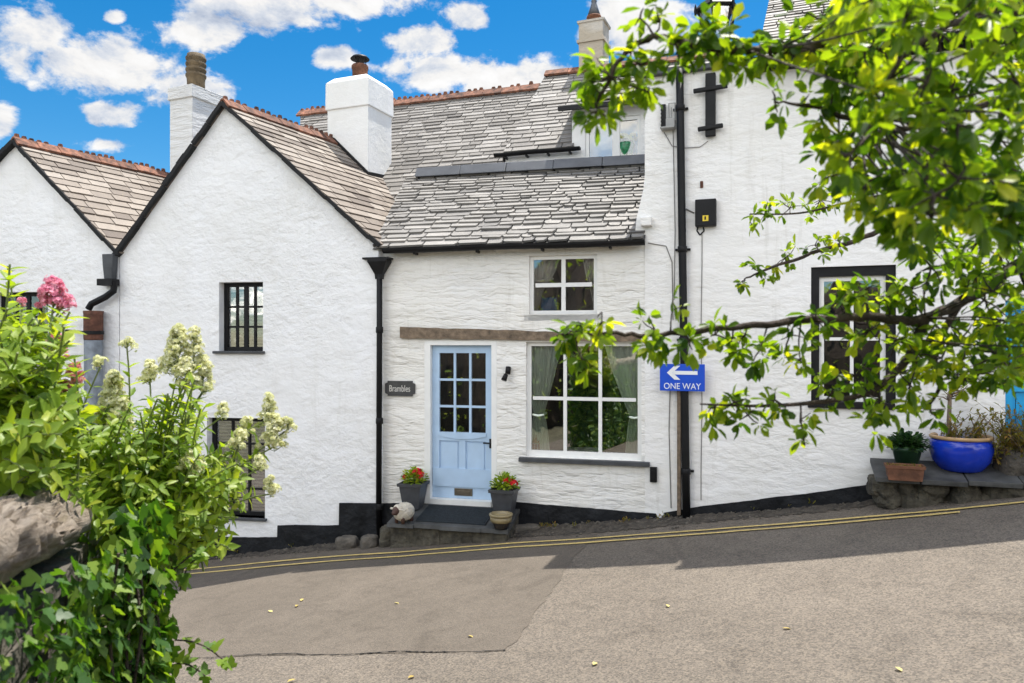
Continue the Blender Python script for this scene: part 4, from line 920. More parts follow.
q = road_px(527, 533); rock('rock', M['stone'], q + Vector((0, .08, .02)), .20, .12, .08, 'low stone at the right end of the doorstep', 'rock', None, 12)
# ------------------------------------------------------------------ behind the glass
def curtain(F, top, tie, bot, zt_, ztie, zb_, o, mat, label, group, folds=7):
    m = MB(); n = 64; rows = 26; V = []
    for r in range(rows + 1):
        z = zt_ + (zb_ - zt_) * r / rows
        if z > ztie: t = (zt_ - z) / (zt_ - ztie); t = t ** 1.25; a, b = [x + (y - x) * t for x, y in zip(top, tie)]
        else: t = ((ztie - z) / (ztie - zb_)) ** .55; a, b = [x + (y - x) * t for x, y in zip(tie, bot)]
        w = b - a; amp = .012 + .012 * min(1, .12 / max(.03, w))
        for j in range(n + 1):
            s = j / n; ph = folds * 2 * PI * (s + .02 * math.sin(5 * s + r * .12)); V.append(F.pt(a + w * s, z, o - .012 + amp * math.sin(ph) + .006 * math.sin(ph * 2.3 + 1)))
    c = n + 1; m.add(V, [])
    for r in range(rows):
        for j in range(n): m.f.append([r * c + j, (r + 1) * c + j, (r + 1) * c + j + 1, r * c + j + 1]); m.t.append(.35 + .3 * math.sin(j * 1.7) ** 2)
    ob = m.build('curtain', mat, smooth=True); tag(ob, label, 'curtain', group)
    if tie is not bot:
        m = MB(); a, b = tie; m.tube([F.pt(a - .02, ztie, o - .03), F.pt(a, ztie, o + .035), F.pt((a + b) / 2, ztie - .01, o + .05), F.pt(b, ztie, o + .035), F.pt(b + .02, ztie + .02, o - .03)], .014, 8); m.build('tieback', mat, ob)
    return ob
S = lambda px, o=-.26: FC.px(px, 400, o)[0]; Z = lambda py, o=-.26: FC.px(560, py, o)[1]
curtain(FC, (S(526), S(563)), (S(536), S(546)), (S(533), S(552)), Z(340), Z(414), Z(452), -.135, M['curtain'], 'sage green curtain tied back at the left of the large window', 'sage curtains')
curtain(FC, (S(605), S(643)), (S(631), S(640)), (S(626), S(641)), Z(340), Z(414), Z(454), -.135, M['curtain'], 'sage green curtain tied back at the right of the large window', 'sage curtains')
S2 = lambda px: FC.px(px, 285, -.16)[0]; Z2 = lambda py: FC.px(560, py, -.16)[1]
curtain(FC, (S2(529), S2(560)), (S2(530), S2(551)), (S2(531), S2(537)), Z2(255), Z2(280), Z2(314), -.16, M['net'], 'pale curtain at the left of the small upper window', 'pale upper curtains', 6)
curtain(FC, (S2(582), S2(598)), (S2(588), S2(598)), (S2(594), S2(599)), Z2(255), Z2(285), Z2(314), -.16, M['net'], 'pale curtain at the right of the small upper window', 'pale upper curtains', 5)
zw = bw[2] + .02
sh = MB(); sh.fbox(FC, bw[0], bw[1], zw - .06, zw, -.48, -.122); sh.build('inner_sill', M['white'], HC)
sh = MB(); sh.fbox(FC, uw[0], uw[1], uw[2] - .02, uw[2] + .02, -.42, -.10); sh.build('inner_sill', M['white'], HC)
c = FC.pt(S(535.5, -.17), zw, -.165); T = thing('candle_lantern', c, 'small rusty candle lantern inside the large window at its left corner', 'lantern')
m = MB(); 
for i in (-1, 1):
    for j in (-1, 1): m.tube([c + Vector((i * .045, j * .045, 0)), c + Vector((i * .045, j * .045, .14))], .008, 6)
m.hexa([c + Vector((i * .055, j * .055, z)) for z in (0, .02) for i, j in ((-1, -1), (1, -1), (1, 1), (-1, 1))]); m.hexa([c + Vector((i * .035, j * .035, z)) for z in (.02, .12) for i, j in ((-1, -1), (1, -1), (1, 1), (-1, 1))])
m.build('frame', M['wood_orn'], T)
m = MB(); m.lathe(c + Vector((0, 0, .14)), [(.075, 0), (.03, .06), (.02, .065), (.02, .09), (.005, .10)], 4); m.build('roof', M['wood_orn'], T)
c = FC.pt(S(585, -.30), zw, -.31); m = MB(); m.lathe(c, [(.10, 0), (.12, .01), (.24, .05), (.25, .062), (.235, .06), (.11, .018)], 28, 1, .5); tag(m.build('serving_dish', M['china'], smooth=True), 'wide white dish on the sill inside the large window', 'dish')
c = FC.pt(FC.px(549, 300, -.26)[0], uw[2] + .02, -.26); m = MB(); m.hexa([c + Vector((i * .10, j * .03 + z * .1, z)) for z in (0, .2) for i, j in ((-1, -1), (1, -1), (1, 1), (-1, 1))]); tag(m.build('picture_frame', M['yellow_glass'], bevel=.006), 'blue picture frame on the sill inside the small upper window', 'picture frame')
c = FE.pt(FE.px(626, 150, -.16)[0], dw[2] + .06, -.15); T = thing('flower_vase', c, 'green vase of cream flowers inside the dormer window', 'vase')
m = MB(); m.fbox(FE, dw[0], dw[1], dw[2], dw[2] + .06, -.32, -.09); m.build('inner_sill', M['white'], HC)
m = MB(); m.lathe(c, [(.07, 0), (.10, .04), (.13, .20), (.12, .22), (.10, .2)], 20); m.build('vase', M['vase'], T, True)
for k in range(5): m = MB(); flower_ball(m, c + Vector((U(-.12, .12), U(-.03, .05), .25 + U(-.03, .05))), .075, 55, .024, (0, .12)); m.build('flower_head', M['petal_cream'], T)
# ------------------------------------------------------------------ ledge and pots on the right
zL0 = FF.px(935, 460, 0)[1]; KL = .22; on_led = lambda px, py: on_tilt(FF, zL0, KL, px, py); zl = lambda o: zL0 - KL * o; zl_ = zl(.28)
s0, s1 = FF.px(872, 470, .28)[0], FF.px(1110, 470, .28)[0]
LD = thing('stone_ledge', FF.pt((s0 + s1) / 2, ground(FF.pt(s0, 0, .3)), .3), 'slate topped stone ledge along the foot of the right cottage', 'ledge')
m = MB(); rd = random.Random(8); a = s0
while a < s1:
    b = min(s1, a + rd.uniform(.35, .6)); oo = .52 + rd.uniform(-.03, .04); zz = zl_ + rd.uniform(-.008, .008)
    j = rd.uniform(-.006, .006); m.hexa([FF.pt(a + .006, zl(oo) - .05 + j, oo), FF.pt(b - .006, zl(oo) - .05 + j, oo), FF.pt(b - .006, zl(.03) - .05 + j, .03), FF.pt(a + .006, zl(.03) - .05 + j, .03), FF.pt(a + .006, zl(oo) + j, oo), FF.pt(b - .006, zl(oo) + j, oo + .01), FF.pt(b - .006, zl(.03) + j, .03), FF.pt(a + .006, zl(.03) + j, .03)], rd.random()); a = b
m.build('slab', M['step'], LD, bevel=.006)
m = MB(); a = s0 + .10
while a < s1:
    w_ = rd.uniform(.09, .17)
    for lay in range(2):
        q = FF.pt(a + rd.uniform(-.08, .08), 0, rd.uniform(.24, .32)); zc = zl(.45) - .13 - lay * .13 + rd.uniform(-.02, .02); B_ = MB(); B_.ball((0, 0, 0), 1, 1, 1, 16, 11)
        for v in B_.v:
            d_ = Vector(v); kk = 1 + .30 * MN.noise(d_ * 1.4 + Vector((a * 9, lay * 3, 1))) + .12 * MN.noise(d_ * 4 + Vector((a * 5, 0, lay)))
            m.v.append((q.x + max(-.85, min(.85, d_.x * kk)) * w_, q.y + max(-.85, min(.85, d_.y * kk)) * .20, min(zl(.45) - .06, zc + d_.z * kk * .14)))
        b0 = len(m.v) - len(B_.v); m.f += [[b0 + i_ for i_ in f_] for f_ in B_.f]; m.t += B_.t
    a += w_ * 1.35
m.fbox(FF, s0 + .05, s1, ground(FF.pt(s0, 0, .3)) - .3, zl(.30) - .055, .03, .30)
m.build('riser', M['moss'], LD)
c = on_led(962, 480) + Vector((.16, .28, .0)); c.z = zl((c - FF.p).dot(FF.n) + .1)
k = c.y / 740 * .90
BP = thing('potted_shrub', c, 'big blue glazed bowl with a spindly bare stemmed shrub in it', 'potted plant'); r = 31 * k
m = MB(); hp = .34; m.lathe(c, [(r * .62, 0), (r * .70, .02), (r * .92, hp * .3), (r * 1.02, hp * .6), (r * 1.0, hp * .85), (r * .93, hp * .95), (r * .86, hp * .95)], 40); m.build('bowl', M['glaze_blue'], BP, True)
m = MB(); m.lathe(c, [(r * .93, hp * .93), (r * 1.0, hp * .96), (r * 1.01, hp * 1.02), (r * .95, hp * 1.05), (r * .88, hp * 1.0), (r * .86, hp * .85)], 40); m.build('rim', M['glaze_rim'], BP, True)
m = MB(); m.lathe(c, [(0.001, hp * .92), (r * .88, hp * .90)], 24); m.build('soil', M['soil'], BP)
m = MB(); fo = MB(); st0 = c + Vector((-.13, 0, hp * .9)); tp = st0 + Vector((.02, 0, .50)); m.tube([st0, st0 + Vector((.01, 0, .25)), tp], [.026, .021, .017], 8)
for _ in range(16):
    d = rnd(); d.z = abs(d.z) * .6 + .1; e = tp + Vector((0, 0, U(-.12, .02))); f = e + d * U(.12, .28); m.tube([e, e.lerp(f, .5) + rnd() * .02, f], [.008, .006, .003], 5)
    for _ in range(3): leaf(fo, e.lerp(f, U(.4, 1)), d + rnd(), Vector((0, 0, 1)), .045, .02, U(.3, 1))
for _ in range(22):
    a = U(0, 6.28); e = c + Vector((math.cos(a) * r * .5, math.sin(a) * r * .4, hp * .9)); f = e + Vector((U(-.12, .22), U(-.1, .1), U(.1, .28))); m.tube([e, e.lerp(f, .5) + rnd() * .03, f], .004, 4)
    for _ in range(14): leaf(fo, e.lerp(f, U(.1, 1)), rnd(), Vector((0, 0, 1)), .05, .024, U(0, 1))
m.build('stem', M['timber'], BP, True); fo.build('foliage', M['leaf_olive'], BP)
c = on_led(906, 481.5); T = thing('terracotta_trough', c, 'small terracotta trough on the stone ledge, in front of the green pot', 'trough')
ang = math.radians(-20); X = Vector((math.cos(ang), math.sin(ang), 0)); Y = Vector((-X.y, X.x, 0)); m = MB(); c0 = c + Y * .10
R4 = lambda hx, hy, z: [c0 + X * i * hx + Y * j * hy + Vector((0, 0, z)) for i, j in ((-1, -1), (1, -1), (1, 1), (-1, 1))]
L = [R4(.150, .07, 0), R4(.165, .08, .12), R4(.175, .088, .12), R4(.178, .09, .15), R4(.165, .08, .15), R4(.16, .075, .12)]
m.add([p for l in L for p in l], [[4 * i + j, 4 * i + (j + 1) % 4, 4 * i + 4 + (j + 1) % 4, 4 * i + 4 + j] for i in range(5) for j in range(4)]); m.build('trough', M['terracotta'], T)
m = MB(); m.add(R4(.162, .077, .125), [(0, 1, 2, 3)]); m.build('soil', M['soil'], T)
m = MB()
for _ in range(60): leaf(m, c0 + X * U(-.17, .17) + Y * U(-.07, .07) + Vector((0, 0, .125)), rnd() + Vector((0, 0, .7)), X, .05, .01, R())
m.build('foliage', M['leaf_olive'], T)
c = on_led(906, 470) + Vector((.02, .02, 0)); T = thing('potted_herb', c, 'dark green bushy plant in a green pot behind the terracotta trough', 'potted plant')
m = MB(); m.lathe(c, [(.09, 0), (.135, .20), (.148, .20), (.15, .235), (.135, .235), (.13, .2)], 24); m.build('pot', M['green_pot'], T, True)
m = MB(); small_bush(m, c + Vector((0, 0, .22)), .20, 620, .060, .042, flat=.75); m.build('foliage', M['leaf_dark'], T)
c = on_led(1003, 474) + Vector((.05, .06, 0))
rock('boulder', M['stone'], c + Vector((.28, -.02, .10)), .40, .20, .20, 'broad grey stone on the ledge right of the blue bowl', 'rock', None, 21, 28)
T = thing('shrub', c + Vector((.1, .1, 0)), 'olive and bronze twiggy shrub on the ledge beside the blue bowl', 'shrub'); m = MB(); fo = MB()
for _ in range(150):
    e = c + Vector((U(-.05, .4), U(-.1, .1), .1)); f = c + Vector((U(-.30, .75), U(-.25, .10), U(.28, .72))); g = e.lerp(f, .55) + rnd() * .05; m.tube([e, g, f], [.004, .0028, .0015], 4)
    for _ in range(13): t = U(.2, 1); p = (e.lerp(g, t * 2) if t < .5 else g.lerp(f, t * 2 - 1)); leaf(fo, p, (f - e).normalized() * .6 + rnd(), Vector((0, 0, 1)), .06 * U(.6, 1.2), .024, R())
m.build('stem', M['timber'], T); fo.build('foliage', M['leaf_olive'], T)
# fallen leaves
NOTE = ['furthest left of all, near the road edge', 'pale one just above its twin', 'pale one just below its twin', 'small one below the doorstep', 'large one below the blue door', 'on the coarse asphalt under the sign', 'low on the coarse asphalt', 'on the right side of the lane', 'by the bottom of the right lane', 'beside the ivy', 'near the bottom edge of the lane']
for (px, py), nt in zip([(268, 612), (303, 600), (296, 608), (394, 604), (468, 637), (667, 606), (593, 667), (782, 630), (895, 669), (296, 681), (408, 680)], NOTE):
    p = road_px(px, py); m = MB(); a = U(0, 6.28); leaf(m, p + Vector((0, 0, .014)), Vector((math.cos(a), math.sin(a), .03)), Vector((0, 0, 1)) + rnd() * .3, U(.045, .07), U(.028, .04), R())
    tag(m.build('fallen_leaf', M['leaf_fallen']), 'yellow fallen leaf on the lane, ' + nt, 'leaf', 'fallen leaves on the lane')

m = MB()
for _ in range(80):
    s = U(-5.5, 7); o = .10 + abs(random.gauss(0, .09)); q = FC.pt(s, 0, o); q.z = gs(s) + .05; n_ = random.randint(4, 9); h = U(.02, .06)
    if -1.4 < s < .1: continue
    for _ in range(n_): leaf(m, q + rnd() * .02, Vector((U(-1, 1), U(-1, 1), U(.4, 1.6))), rnd(), h, h * .28, R())
tag(m.build('weeds', M['leaf_olive']), 'small dry weeds and moss along the foot of the white walls', 'weeds', kind='stuff')
# ------------------------------------------------------------------ garden wall and ivy
A0 = Vector((-.90, .45, CAM.z - .30)); A1 = Vector((-1.66, 2.60, CAM.z - .63))
GW = thing('garden_wall', Vector((-1.4, 1.8, ground((-1.4, 1.8)))), 'old stone garden wall with weathered slab on top, overgrown with ivy', 'wall')
m = MB(); n = 90; k = 44; ax = (A1 - A0).normalized(); sx = ax.cross(Vector((0, 0, 1))).normalized(); sz = sx.cross(ax); Lw = (A1 - A0).length
for i in range(n + 1):
    t = i / n; e = min(1, (1 - t) / .07) ** .5 if t > .93 else 1; p = A0 + ax * Lw * t
    for j in range(k):
        a = 2 * PI * j / k; c, s = math.cos(a), math.sin(a); q = Vector((math.copysign(abs(c) ** .65, c) * (.19 - .03 * t), 0, math.copysign(abs(s) ** .75, s) * .105)) * max(.02, e)
        v = Vector((t * Lw, c * .3, s * .3)); nz = .5 * MN.noise(Vector((v.x * 1.6, v.y * 3, v.z * 3))) + .35 * MN.noise(Vector((v.x * 9 + v.y * 6, v.y * 4, v.z * 10))) + .22 * MN.noise(v * 22)
        ridge_ = (abs(MN.noise(Vector((v.x * 7 + v.y * 14, v.y * 3, 5)))) + .5 * abs(MN.noise(Vector((v.x * 16 + v.y * 32, v.y * 5, 2))))) * .055
        lay_ = (v.x * 5.5 + v.y * 9 + 1.2 * MN.noise(v * 5)) % 1; f = 1 + nz * .22 + (.30 * lay_ ** 1.5 - .06 if s > -.2 else 0); m.v.append(tuple(p + sx * q.x * f + sz * (q.z * f - (ridge_ if s > 0 else 0))))
for i in range(n):
    for j in range(k): m.f.append([i * k + j, i * k + (j + 1) % k, (i + 1) * k + (j + 1) % k, (i + 1) * k + j]); m.t.append(.5)
m.f.append([n * k + j for j in range(k)]); m.t.append(.5)
mm, nn, b = newmat('weathered_slab'); warp = nn.coord((3, 3, 3), (0, 0, .5))
wv = nn.noise(3.6, 9, .75, .7, nn.coord((7, 1.3, 5), (0, 0, -.75))); col = nn.ramp(wv, [(.30, (.06, .045, .035, 1)), (.42, (.30, .235, .175, 1)), (.55, (.50, .41, .32, 1)), (.75, (.60, .52, .43, 1))])
col = nn.mix(nn.ramp(nn.noise(5, 6, .7), [(.60, (0, 0, 0)), (.70, (.55, .55, .55))]), col, (.40, .33, .20, 1)); nn.put(b.inputs['Base Color'], col); b.inputs['Roughness'].default_value = .85
nn.put(b.inputs['Normal'], nn.bump(wv, 1, .06, nn.bump(nn.noise(50, 5), .5, .01)))
m.build('coping', mm, GW, True)
m = MB(); rd = random.Random(3); zz = ground((-1.4, 1.8)) - .5
while zz < CAM.z - .72:
    h = rd.uniform(.06, .13); t = 0
    while t < 1:
        t2 = min(1, t + rd.uniform(.06, .16)); j = rd.uniform(-.02, .02); P = []
        for z in (zz, min(zz + h - .008, A0.z - .05)):
            for tt_, w_ in ((t + .002, 1), (t2 - .002, 1), (t2 - .002, -1), (t + .002, -1)): q = A0.lerp(A1, tt_); P.append(Vector((q.x, q.y, 0)) + Vector((sx.x, sx.y, 0)) * w_ * (.15 + j) + Vector((0, 0, min(z, q.z - .06))))
        m.hexa(P, rd.random()); t = t2
    zz += h
m.build('masonry', M['stone'], GW)
IVYL = [(0, 0, 0), (.02, .38, .05), (.30, .52, .04), (.36, .26, .0), (.62, .30, .02), (1.0, 0, -.08), (.62, -.30, .02), (.36, -.26, .0), (.30, -.52, .04), (.02, -.38, .05)]
IVF = [(0, 9, 8, 7), (0, 7, 3), (0, 3, 2, 1), (7, 6, 5, 4), (7, 4, 3)]
IV = thing('ivy', Vector((-1.1, 2.4, ground((-1.1, 2.4)))), 'glossy dark green ivy hanging over the end of the stone garden wall', 'ivy'); fo = MB(); stm = MB()
def bulge(t, v): return (.03 + .27 * max(0, min(1, (t - .55) / .5)) * (1 - .25 * v) + .05 * math.sin(t * 23) * math.sin(v * 7))
for _ in range(9500):
    t = U(.35, 1.13) if R() < .55 else 1.13 - abs(random.gauss(0, .2)); v = R() ** .8 * 1.02 - .02
    if t < .12: continue
    q = A0.lerp(A1, t); zg = ground(q); top = q.z - .09 + (.10 if t > .9 else 0); z = top + (zg - top) * v
    w = .17 + bulge(t, v) * U(.45, 1.05); p = Vector((q.x, q.y, z)) + Vector((sx.x, sx.y, 0)) * w
    if t > .98: p = Vector((q.x, q.y, z)) + Vector((sx.x, sx.y, 0)) * U(-.4, .42)
    nrm = (Vector((sx.x, sx.y, 0)) * .8 + ax * (.8 if t > .9 else 0) + Vector((0, 0, .5)) + rnd() * .55)
    d = Vector((0, 0, -.8)) + rnd() * .8
    leaf(fo, p, d, nrm, U(.04, .075) * min(1, q.y / 2.3), U(.045, .072) * min(1, q.y / 2.3), min(1, abs(random.gauss(.48, .32))), IVYL, IVF)
for _ in range(14):
    t = U(.8, 1.05); q = A0.lerp(A1, t); P = []
    for v in lin(0, U(.4, 1), 7): zg = ground(q); P.append(Vector((q.x, q.y, q.z - .1 + (zg - q.z) * v)) + Vector((sx.x, sx.y, 0)) * (.2 + bulge(t, v) * .7) + rnd() * .03)
    stm.tube(P, .005, 5)
# trailing runners over the lane edge
for a_, b_ in (((175, 640), (232, 668)), ((150, 600), (206, 548)), ((180, 590), (196, 560)), ((165, 668), (205, 676))):
    p0 = at(*a_, 2.75); p1 = at(*b_, 2.65); P = [p0.lerp(p1, t) + Vector((0, 0, .03 * math.sin(PI * t))) for t in lin(0, 1, 6)]; stm.tube(P, .003, 5)
    for p in P[1:]:
        for _ in range(2): leaf(fo, p, rnd() + Vector((.3, 0, -.1)), Vector((0, -.5, 1)), U(.04, .06), U(.035, .05), U(.5, 1), IVYL, IVF)
fo.build('foliage', M['leaf_ivy'], IV, True); stm.build('stem', M['bark'], IV)
# ------------------------------------------------------------------ flowering valerian over the wall
VL = [(0, 0, 0), (.22, .36, .05), (.22, 0, -.01), (.22, -.36, .05), (.55, .42, .02), (.55, 0, -.05), (.55, -.42, .02), (1, 0, -.16)]
def bez(a, b, lean, k=7):
    c = a.lerp(b, .45) + lean; return [a * (1 - t) ** 2 + c * 2 * t * (1 - t) + b * t * t for t in lin(0, 1, k)]
def valerian(label, root, rr, blobs, heads, petals, lL=.085, lw=.034, tone=(0, 1)):
    T = thing('valerian_plant', root, label, 'flowering plant', 'valerian along the garden wall'); fo = MB(); stm = MB()
    def stem_to(e, dens=1.0, leafy=(.35, 1)):
        a = root + Vector((U(-rr, rr), U(-rr, rr) * .8, U(-.15, .1))); P = bez(a, e, Vector((U(-.05, .05), U(-.05, .05), .12))); stm.tube(P, [.005] * 4 + [.0035] * (len(P) - 4), 5)
        L = len(P) - 1; n = int(11 * dens * max(.5, (e - a).length / .6)); az = U(0, 6)
        for i in range(n):
            t = leafy[0] + (leafy[1] - leafy[0]) * (i + R() * .5) / n; f = t * L; j = min(L - 1, int(f)); p = P[j].lerp(P[j + 1], f - j); d = (P[j + 1] - P[j]).normalized(); az += PI / 2 + U(-.3, .3)
            x = d.orthogonal().normalized(); y = d.cross(x); k_ = 1.15 - .55 * t
            for sg in (1, -1):
                o_ = (x * math.cos(az) + y * math.sin(az)) * sg; dd = o_ + d * .55 + Vector((0, 0, -.05)) + rnd() * .25
                leaf(fo, p, dd, d + Vector((0, 0, .6)) + rnd() * .25, lL * k_ * U(.75, 1.25), lw * k_ * U(.9, 1.3), min(1, max(0, random.gauss(.5, .25))), VL)
    for px, py, Y, rx, ry, n in blobs:
        for _ in range(n):
            while True:
                x, y = U(-1, 1), U(-1, 1)
                if x * x + y * y < 1: break
            stem_to(at(px + x * rx, py + y * ry, Y + U(-.28, .28)))
    for (px, py, Y, rx, ry), pt in zip(heads, petals):
        rx *= 1.2; ry *= 1.15; c = at(px, py, Y); k = Y / 740; base = c - Vector((0, 0, ry * k)); stem_to(base, .7, (.3, .92)); m = MB()
        nn_ = max(6, int(rx * ry / 4.2)); P = [base + Vector((0, 0, ry * k * 2 * t)) for t in lin(0, 1, 4)]; stm.tube(P, .003, 5)
        if max(rx, ry) < 6: flower_ball(m, c, rx * k, 40, .007)
        else:
            for i in range(nn_):
                t = (i + R()) / nn_; rad = rx * k * (.95 * (1 - t) ** .7 + .22); a = U(0, 6.28); h = -ry * k + 2 * ry * k * t
                q = c + Vector((math.cos(a) * rad * U(.3, 1), math.sin(a) * rad * U(.3, 1), h)); flower_ball(m, q, U(.009, .022), 16, .0075); stm.tube([c + Vector((0, 0, h - .02)), q], .0014, 4, cap=False)
        m.build('flower_head', M[pt], T)
    stm.build('stem', M['stem'], T); fo.build('foliage', M['leaf_val'], T, True)
G = CAM.z
ch = [(178, 350, 3.1, 14, 20), (194, 342, 3.1, 7, 11), (203, 374, 3.12, 9, 15), (186, 374, 3.05, 9, 12), (222, 411, 3.1, 6, 5), (269, 408, 3.1, 8, 10), (274, 432, 3.08, 12, 13), (247, 428, 3.12, 8, 8), (192, 463, 2.9, 13, 9), (270, 486, 3.1, 6, 7), (238, 440, 3.05, 8, 7), (288, 424, 3.1, 5, 5), (259, 463, 3.0, 5, 5), (150, 372, 3.15, 7, 9)]
valerian('tall cream flowered valerian spilling over the end of the garden wall', Vector((-1.50, 3.05, G - .85)), .18,
         [(170, 430, 3.1, 50, 38, 34), (226, 466, 3.05, 42, 28, 22), (150, 500, 2.95, 55, 38, 44), (205, 520, 2.95, 42, 38, 36), (232, 500, 3.05, 26, 26, 9), (120, 470, 2.95, 38, 32, 24), (70, 480, 2.5, 36, 14, 10), (185, 395, 3.1, 28, 22, 8)], ch, ['petal_cream'] * 20)
valerian('cream flowered valerian in front of the grey drain pipe', Vector((-1.75, 3.0, G - .75)), .14,
         [(105, 440, 3.0, 38, 30, 22), (80, 465, 2.9, 42, 30, 26), (120, 415, 3.05, 18, 18, 6)], [(113, 396, 3.05, 13, 20), (121, 415, 3.0, 10, 14), (127, 344, 3.05, 5, 4), (100, 363, 3.05, 5, 4), (104, 412, 3.05, 7, 10)], ['petal_cream'] * 9)
valerian('pink and rose flowered valerian at the left above the stone wall', Vector((-1.72, 2.45, G - .55)), .2,
         [(28, 335, 2.5, 44, 32, 22), (25, 392, 2.45, 50, 42, 40), (62, 428, 2.6, 34, 30, 24), (20, 450, 2.35, 50, 34, 34), (55, 372, 2.7, 24, 24, 8), (-30, 350, 2.4, 40, 60, 20), (50, 315, 2.55, 26, 14, 6), (5, 262, 2.4, 6, 6, 2)],
         [(53, 294, 2.5, 14, 12), (56, 350, 2.75, 12, 9), (64, 390, 2.65, 11, 7), (58, 339, 2.6, 5, 4), (22, 302, 2.5, 4, 4), (74, 374, 2.8, 7, 8)], ['petal_pink', 'petal_rust', 'petal_rust', 'petal_pink', 'petal_pink', 'petal_rust'], .095, .042)
# ------------------------------------------------------------------ the tree on the right
TB = Vector((3.0, 2.7, ground((3.0, 2.7))))
TR = thing('fruit_tree', TB, 'leafy fruit tree whose boughs hang in from the right across the lane', 'tree')
def smooth(P, k=6):
    Q = []; n = len(P)
    for i in range(n - 1):
        p0, p1, p2, p3 = P[max(0, i - 1)], P[i], P[i + 1], P[min(n - 1, i + 2)]
        for j in range(k):
            t = j / k; Q.append(.5 * ((2 * p1) + (p2 - p0) * t + (2 * p0 - 5 * p1 + 4 * p2 - p3) * t * t + (3 * p1 - p0 - 3 * p2 + p3) * t ** 3))
    return Q + [P[-1]]
bk = MB(); fo = MB(); NODES = []
def trunk_pt(h): return TB + Vector((.12 * math.sin(h * 1.3), .08 * math.sin(h * 2), h))
bk.tube(smooth([trunk_pt(h) - Vector((0, 0, .1 if h == 0 else 0)) for h in (0, .4, 1.0, 1.8, 2.6, 3.4, 4.2)]), [.20 - .13 * i / 36 for i in range(37)], 14)
def bough(h, pts, r0, r1):
    P = [trunk_pt(h)] + [at(*p) for p in pts]; Q = smooth(P); n = len(Q)
    Q = [q + rnd() * .004 for q in Q]
    bk.tube(Q, [r0 + (r1 - r0) * (i / (n - 1)) ** .8 for i in range(n)], 8); NODES.extend(Q[4:]); return Q
BA = bough(1.9, [(1160, 235, 2.4), (1060, 240, 2.15), (1020, 264, 2.05), (965, 300, 1.97), (918, 320, 1.9), (860, 317, 1.88), (790, 322, 1.86), (720, 329, 1.84), (650, 335, 1.82), (600, 333, 1.8), (556, 335, 1.8)], .025, .0025)
def branch(P, r0, r1):
    Q = smooth([at(*p) for p in P]); n = len(Q); bk.tube(Q, [r0 + (r1 - r0) * i / (n - 1) for i in range(n)], 7); NODES.extend(Q)
branch([(925, 318, 1.9), (912, 350, 1.9), (903, 364, 1.9), (870, 392, 1.88), (820, 402, 1.87), (760, 406, 1.86), (700, 404, 1.86)], .014, .002)
branch([(960, 303, 1.97), (935, 350, 1.95), (940, 385, 1.95), (925, 410, 1.95)], .010, .003)
BB = bough(3.6, [(1200, 40, 2.0), (1050, -40, 1.7), (930, -35, 1.5), (872, -2, 1.45), (845, 32, 1.43), (800, 50, 1.41), (750, 49, 1.4), (700, 46, 1.4), (662, 37, 1.42), (636, 44, 1.43), (612, 74, 1.44), (596, 108, 1.45)], .020, .003)
bough(2.6, [(1200, 170, 2.2), (1060, 100, 1.7), (960, 112, 1.6), (885, 132, 1.55), (830, 112, 1.5), (778, 102, 1.5)], .016, .002)
bough(3.0, [(1200, 120, 1.9), (1040, 20, 1.5), (960, 20, 1.4), (900, 60, 1.4), (880, 110, 1.4), (860, 150, 1.45)], .014, .003)
bough(2.4, [(1250, 210, 2.4), (1080, 215, 1.9), (990, 205, 1.8), (920, 180, 1.75), (870, 168, 1.7)], .014, .003)
bough(2.3, [(1250, 220, 3.2), (1050, 180, 3.2), (960, 195, 3.2), (905, 208, 3.15), (872, 234, 3.1), (820, 251, 3.1), (770, 268, 3.1), (744, 279, 3.1)], .03, .003)
branch([(960, 195, 3.2), (905, 192, 3.2), (850, 202, 3.2), (800, 213, 3.2), (750, 214, 3.2)], .008, .003)
branch([(1020, 264, 2.05), (1040, 330, 2.0), (1020, 370, 2.0), (985, 392, 2.0)], .012, .003)
TM = .45
def clump(px, py, Y, r, n, L=.040, deep=1.0):
    n = int(n * 1.5)
    c = at(px, py, Y); k = Y / 740 * r; near = min(NODES, key=lambda q: (q - c).length)
    mid_ = near.lerp(c, .5) + rnd() * k * .15; bk.tube([near, mid_, c], [.0026, .002, .0016], 5, cap=False)
    for _ in range(max(1, n // 6)):
        d = rnd(); e = c + Vector((d.x, d.y * deep, d.z)) * k * U(.25, 1.0); bk.tube([c, c.lerp(e, .5) + rnd() * k * .1, e], [.0025, .002, .0012], 4, cap=False)
        t0 = min(1, max(0, random.gauss(TM, .26))); axd = (e - c).normalized()
        for i in range(random.randint(5, 7)):
            dd = rnd(); dd = dd + axd * .5 + Vector((0, 0, -.45)); p = e + dd * .006
            leaf(fo, p, dd, Vector((0, 0, 1)) + rnd() * .9, L * U(.45, 1.2), L * U(.34, .56), min(1, max(0, t0 + U(-.18, .22))))
for a in [(612, 78, 1.44, 27, 44), (600, 112, 1.45, 20, 26), (640, 66, 1.43, 30, 48), (648, 92, 1.44, 16, 14), (680, 52, 1.41, 28, 40), (712, 46, 1.4, 24, 36), (735, 40, 1.4, 28, 36), (765, 50, 1.4, 24, 34), (790, 45, 1.4, 26, 32), (700, 24, 1.4, 20, 14), (660, 22, 1.42, 20, 14), (640, 18, 1.42, 14, 8), (820, 20, 1.42, 30, 30), (845, 55, 1.43, 26, 26), (590, 80, 1.45, 14, 10)]: clump(*a)
random.seed(21)
TM = .42
for i in range(90):   # the dense upper right
    x = U(835, 1060); y = U(-25, 225)
    if x < 870 and y > 190: continue
    yy = U(1.0, 1.9); clump(x, y, yy, U(20, 36), 27, .022 + .014 * yy)
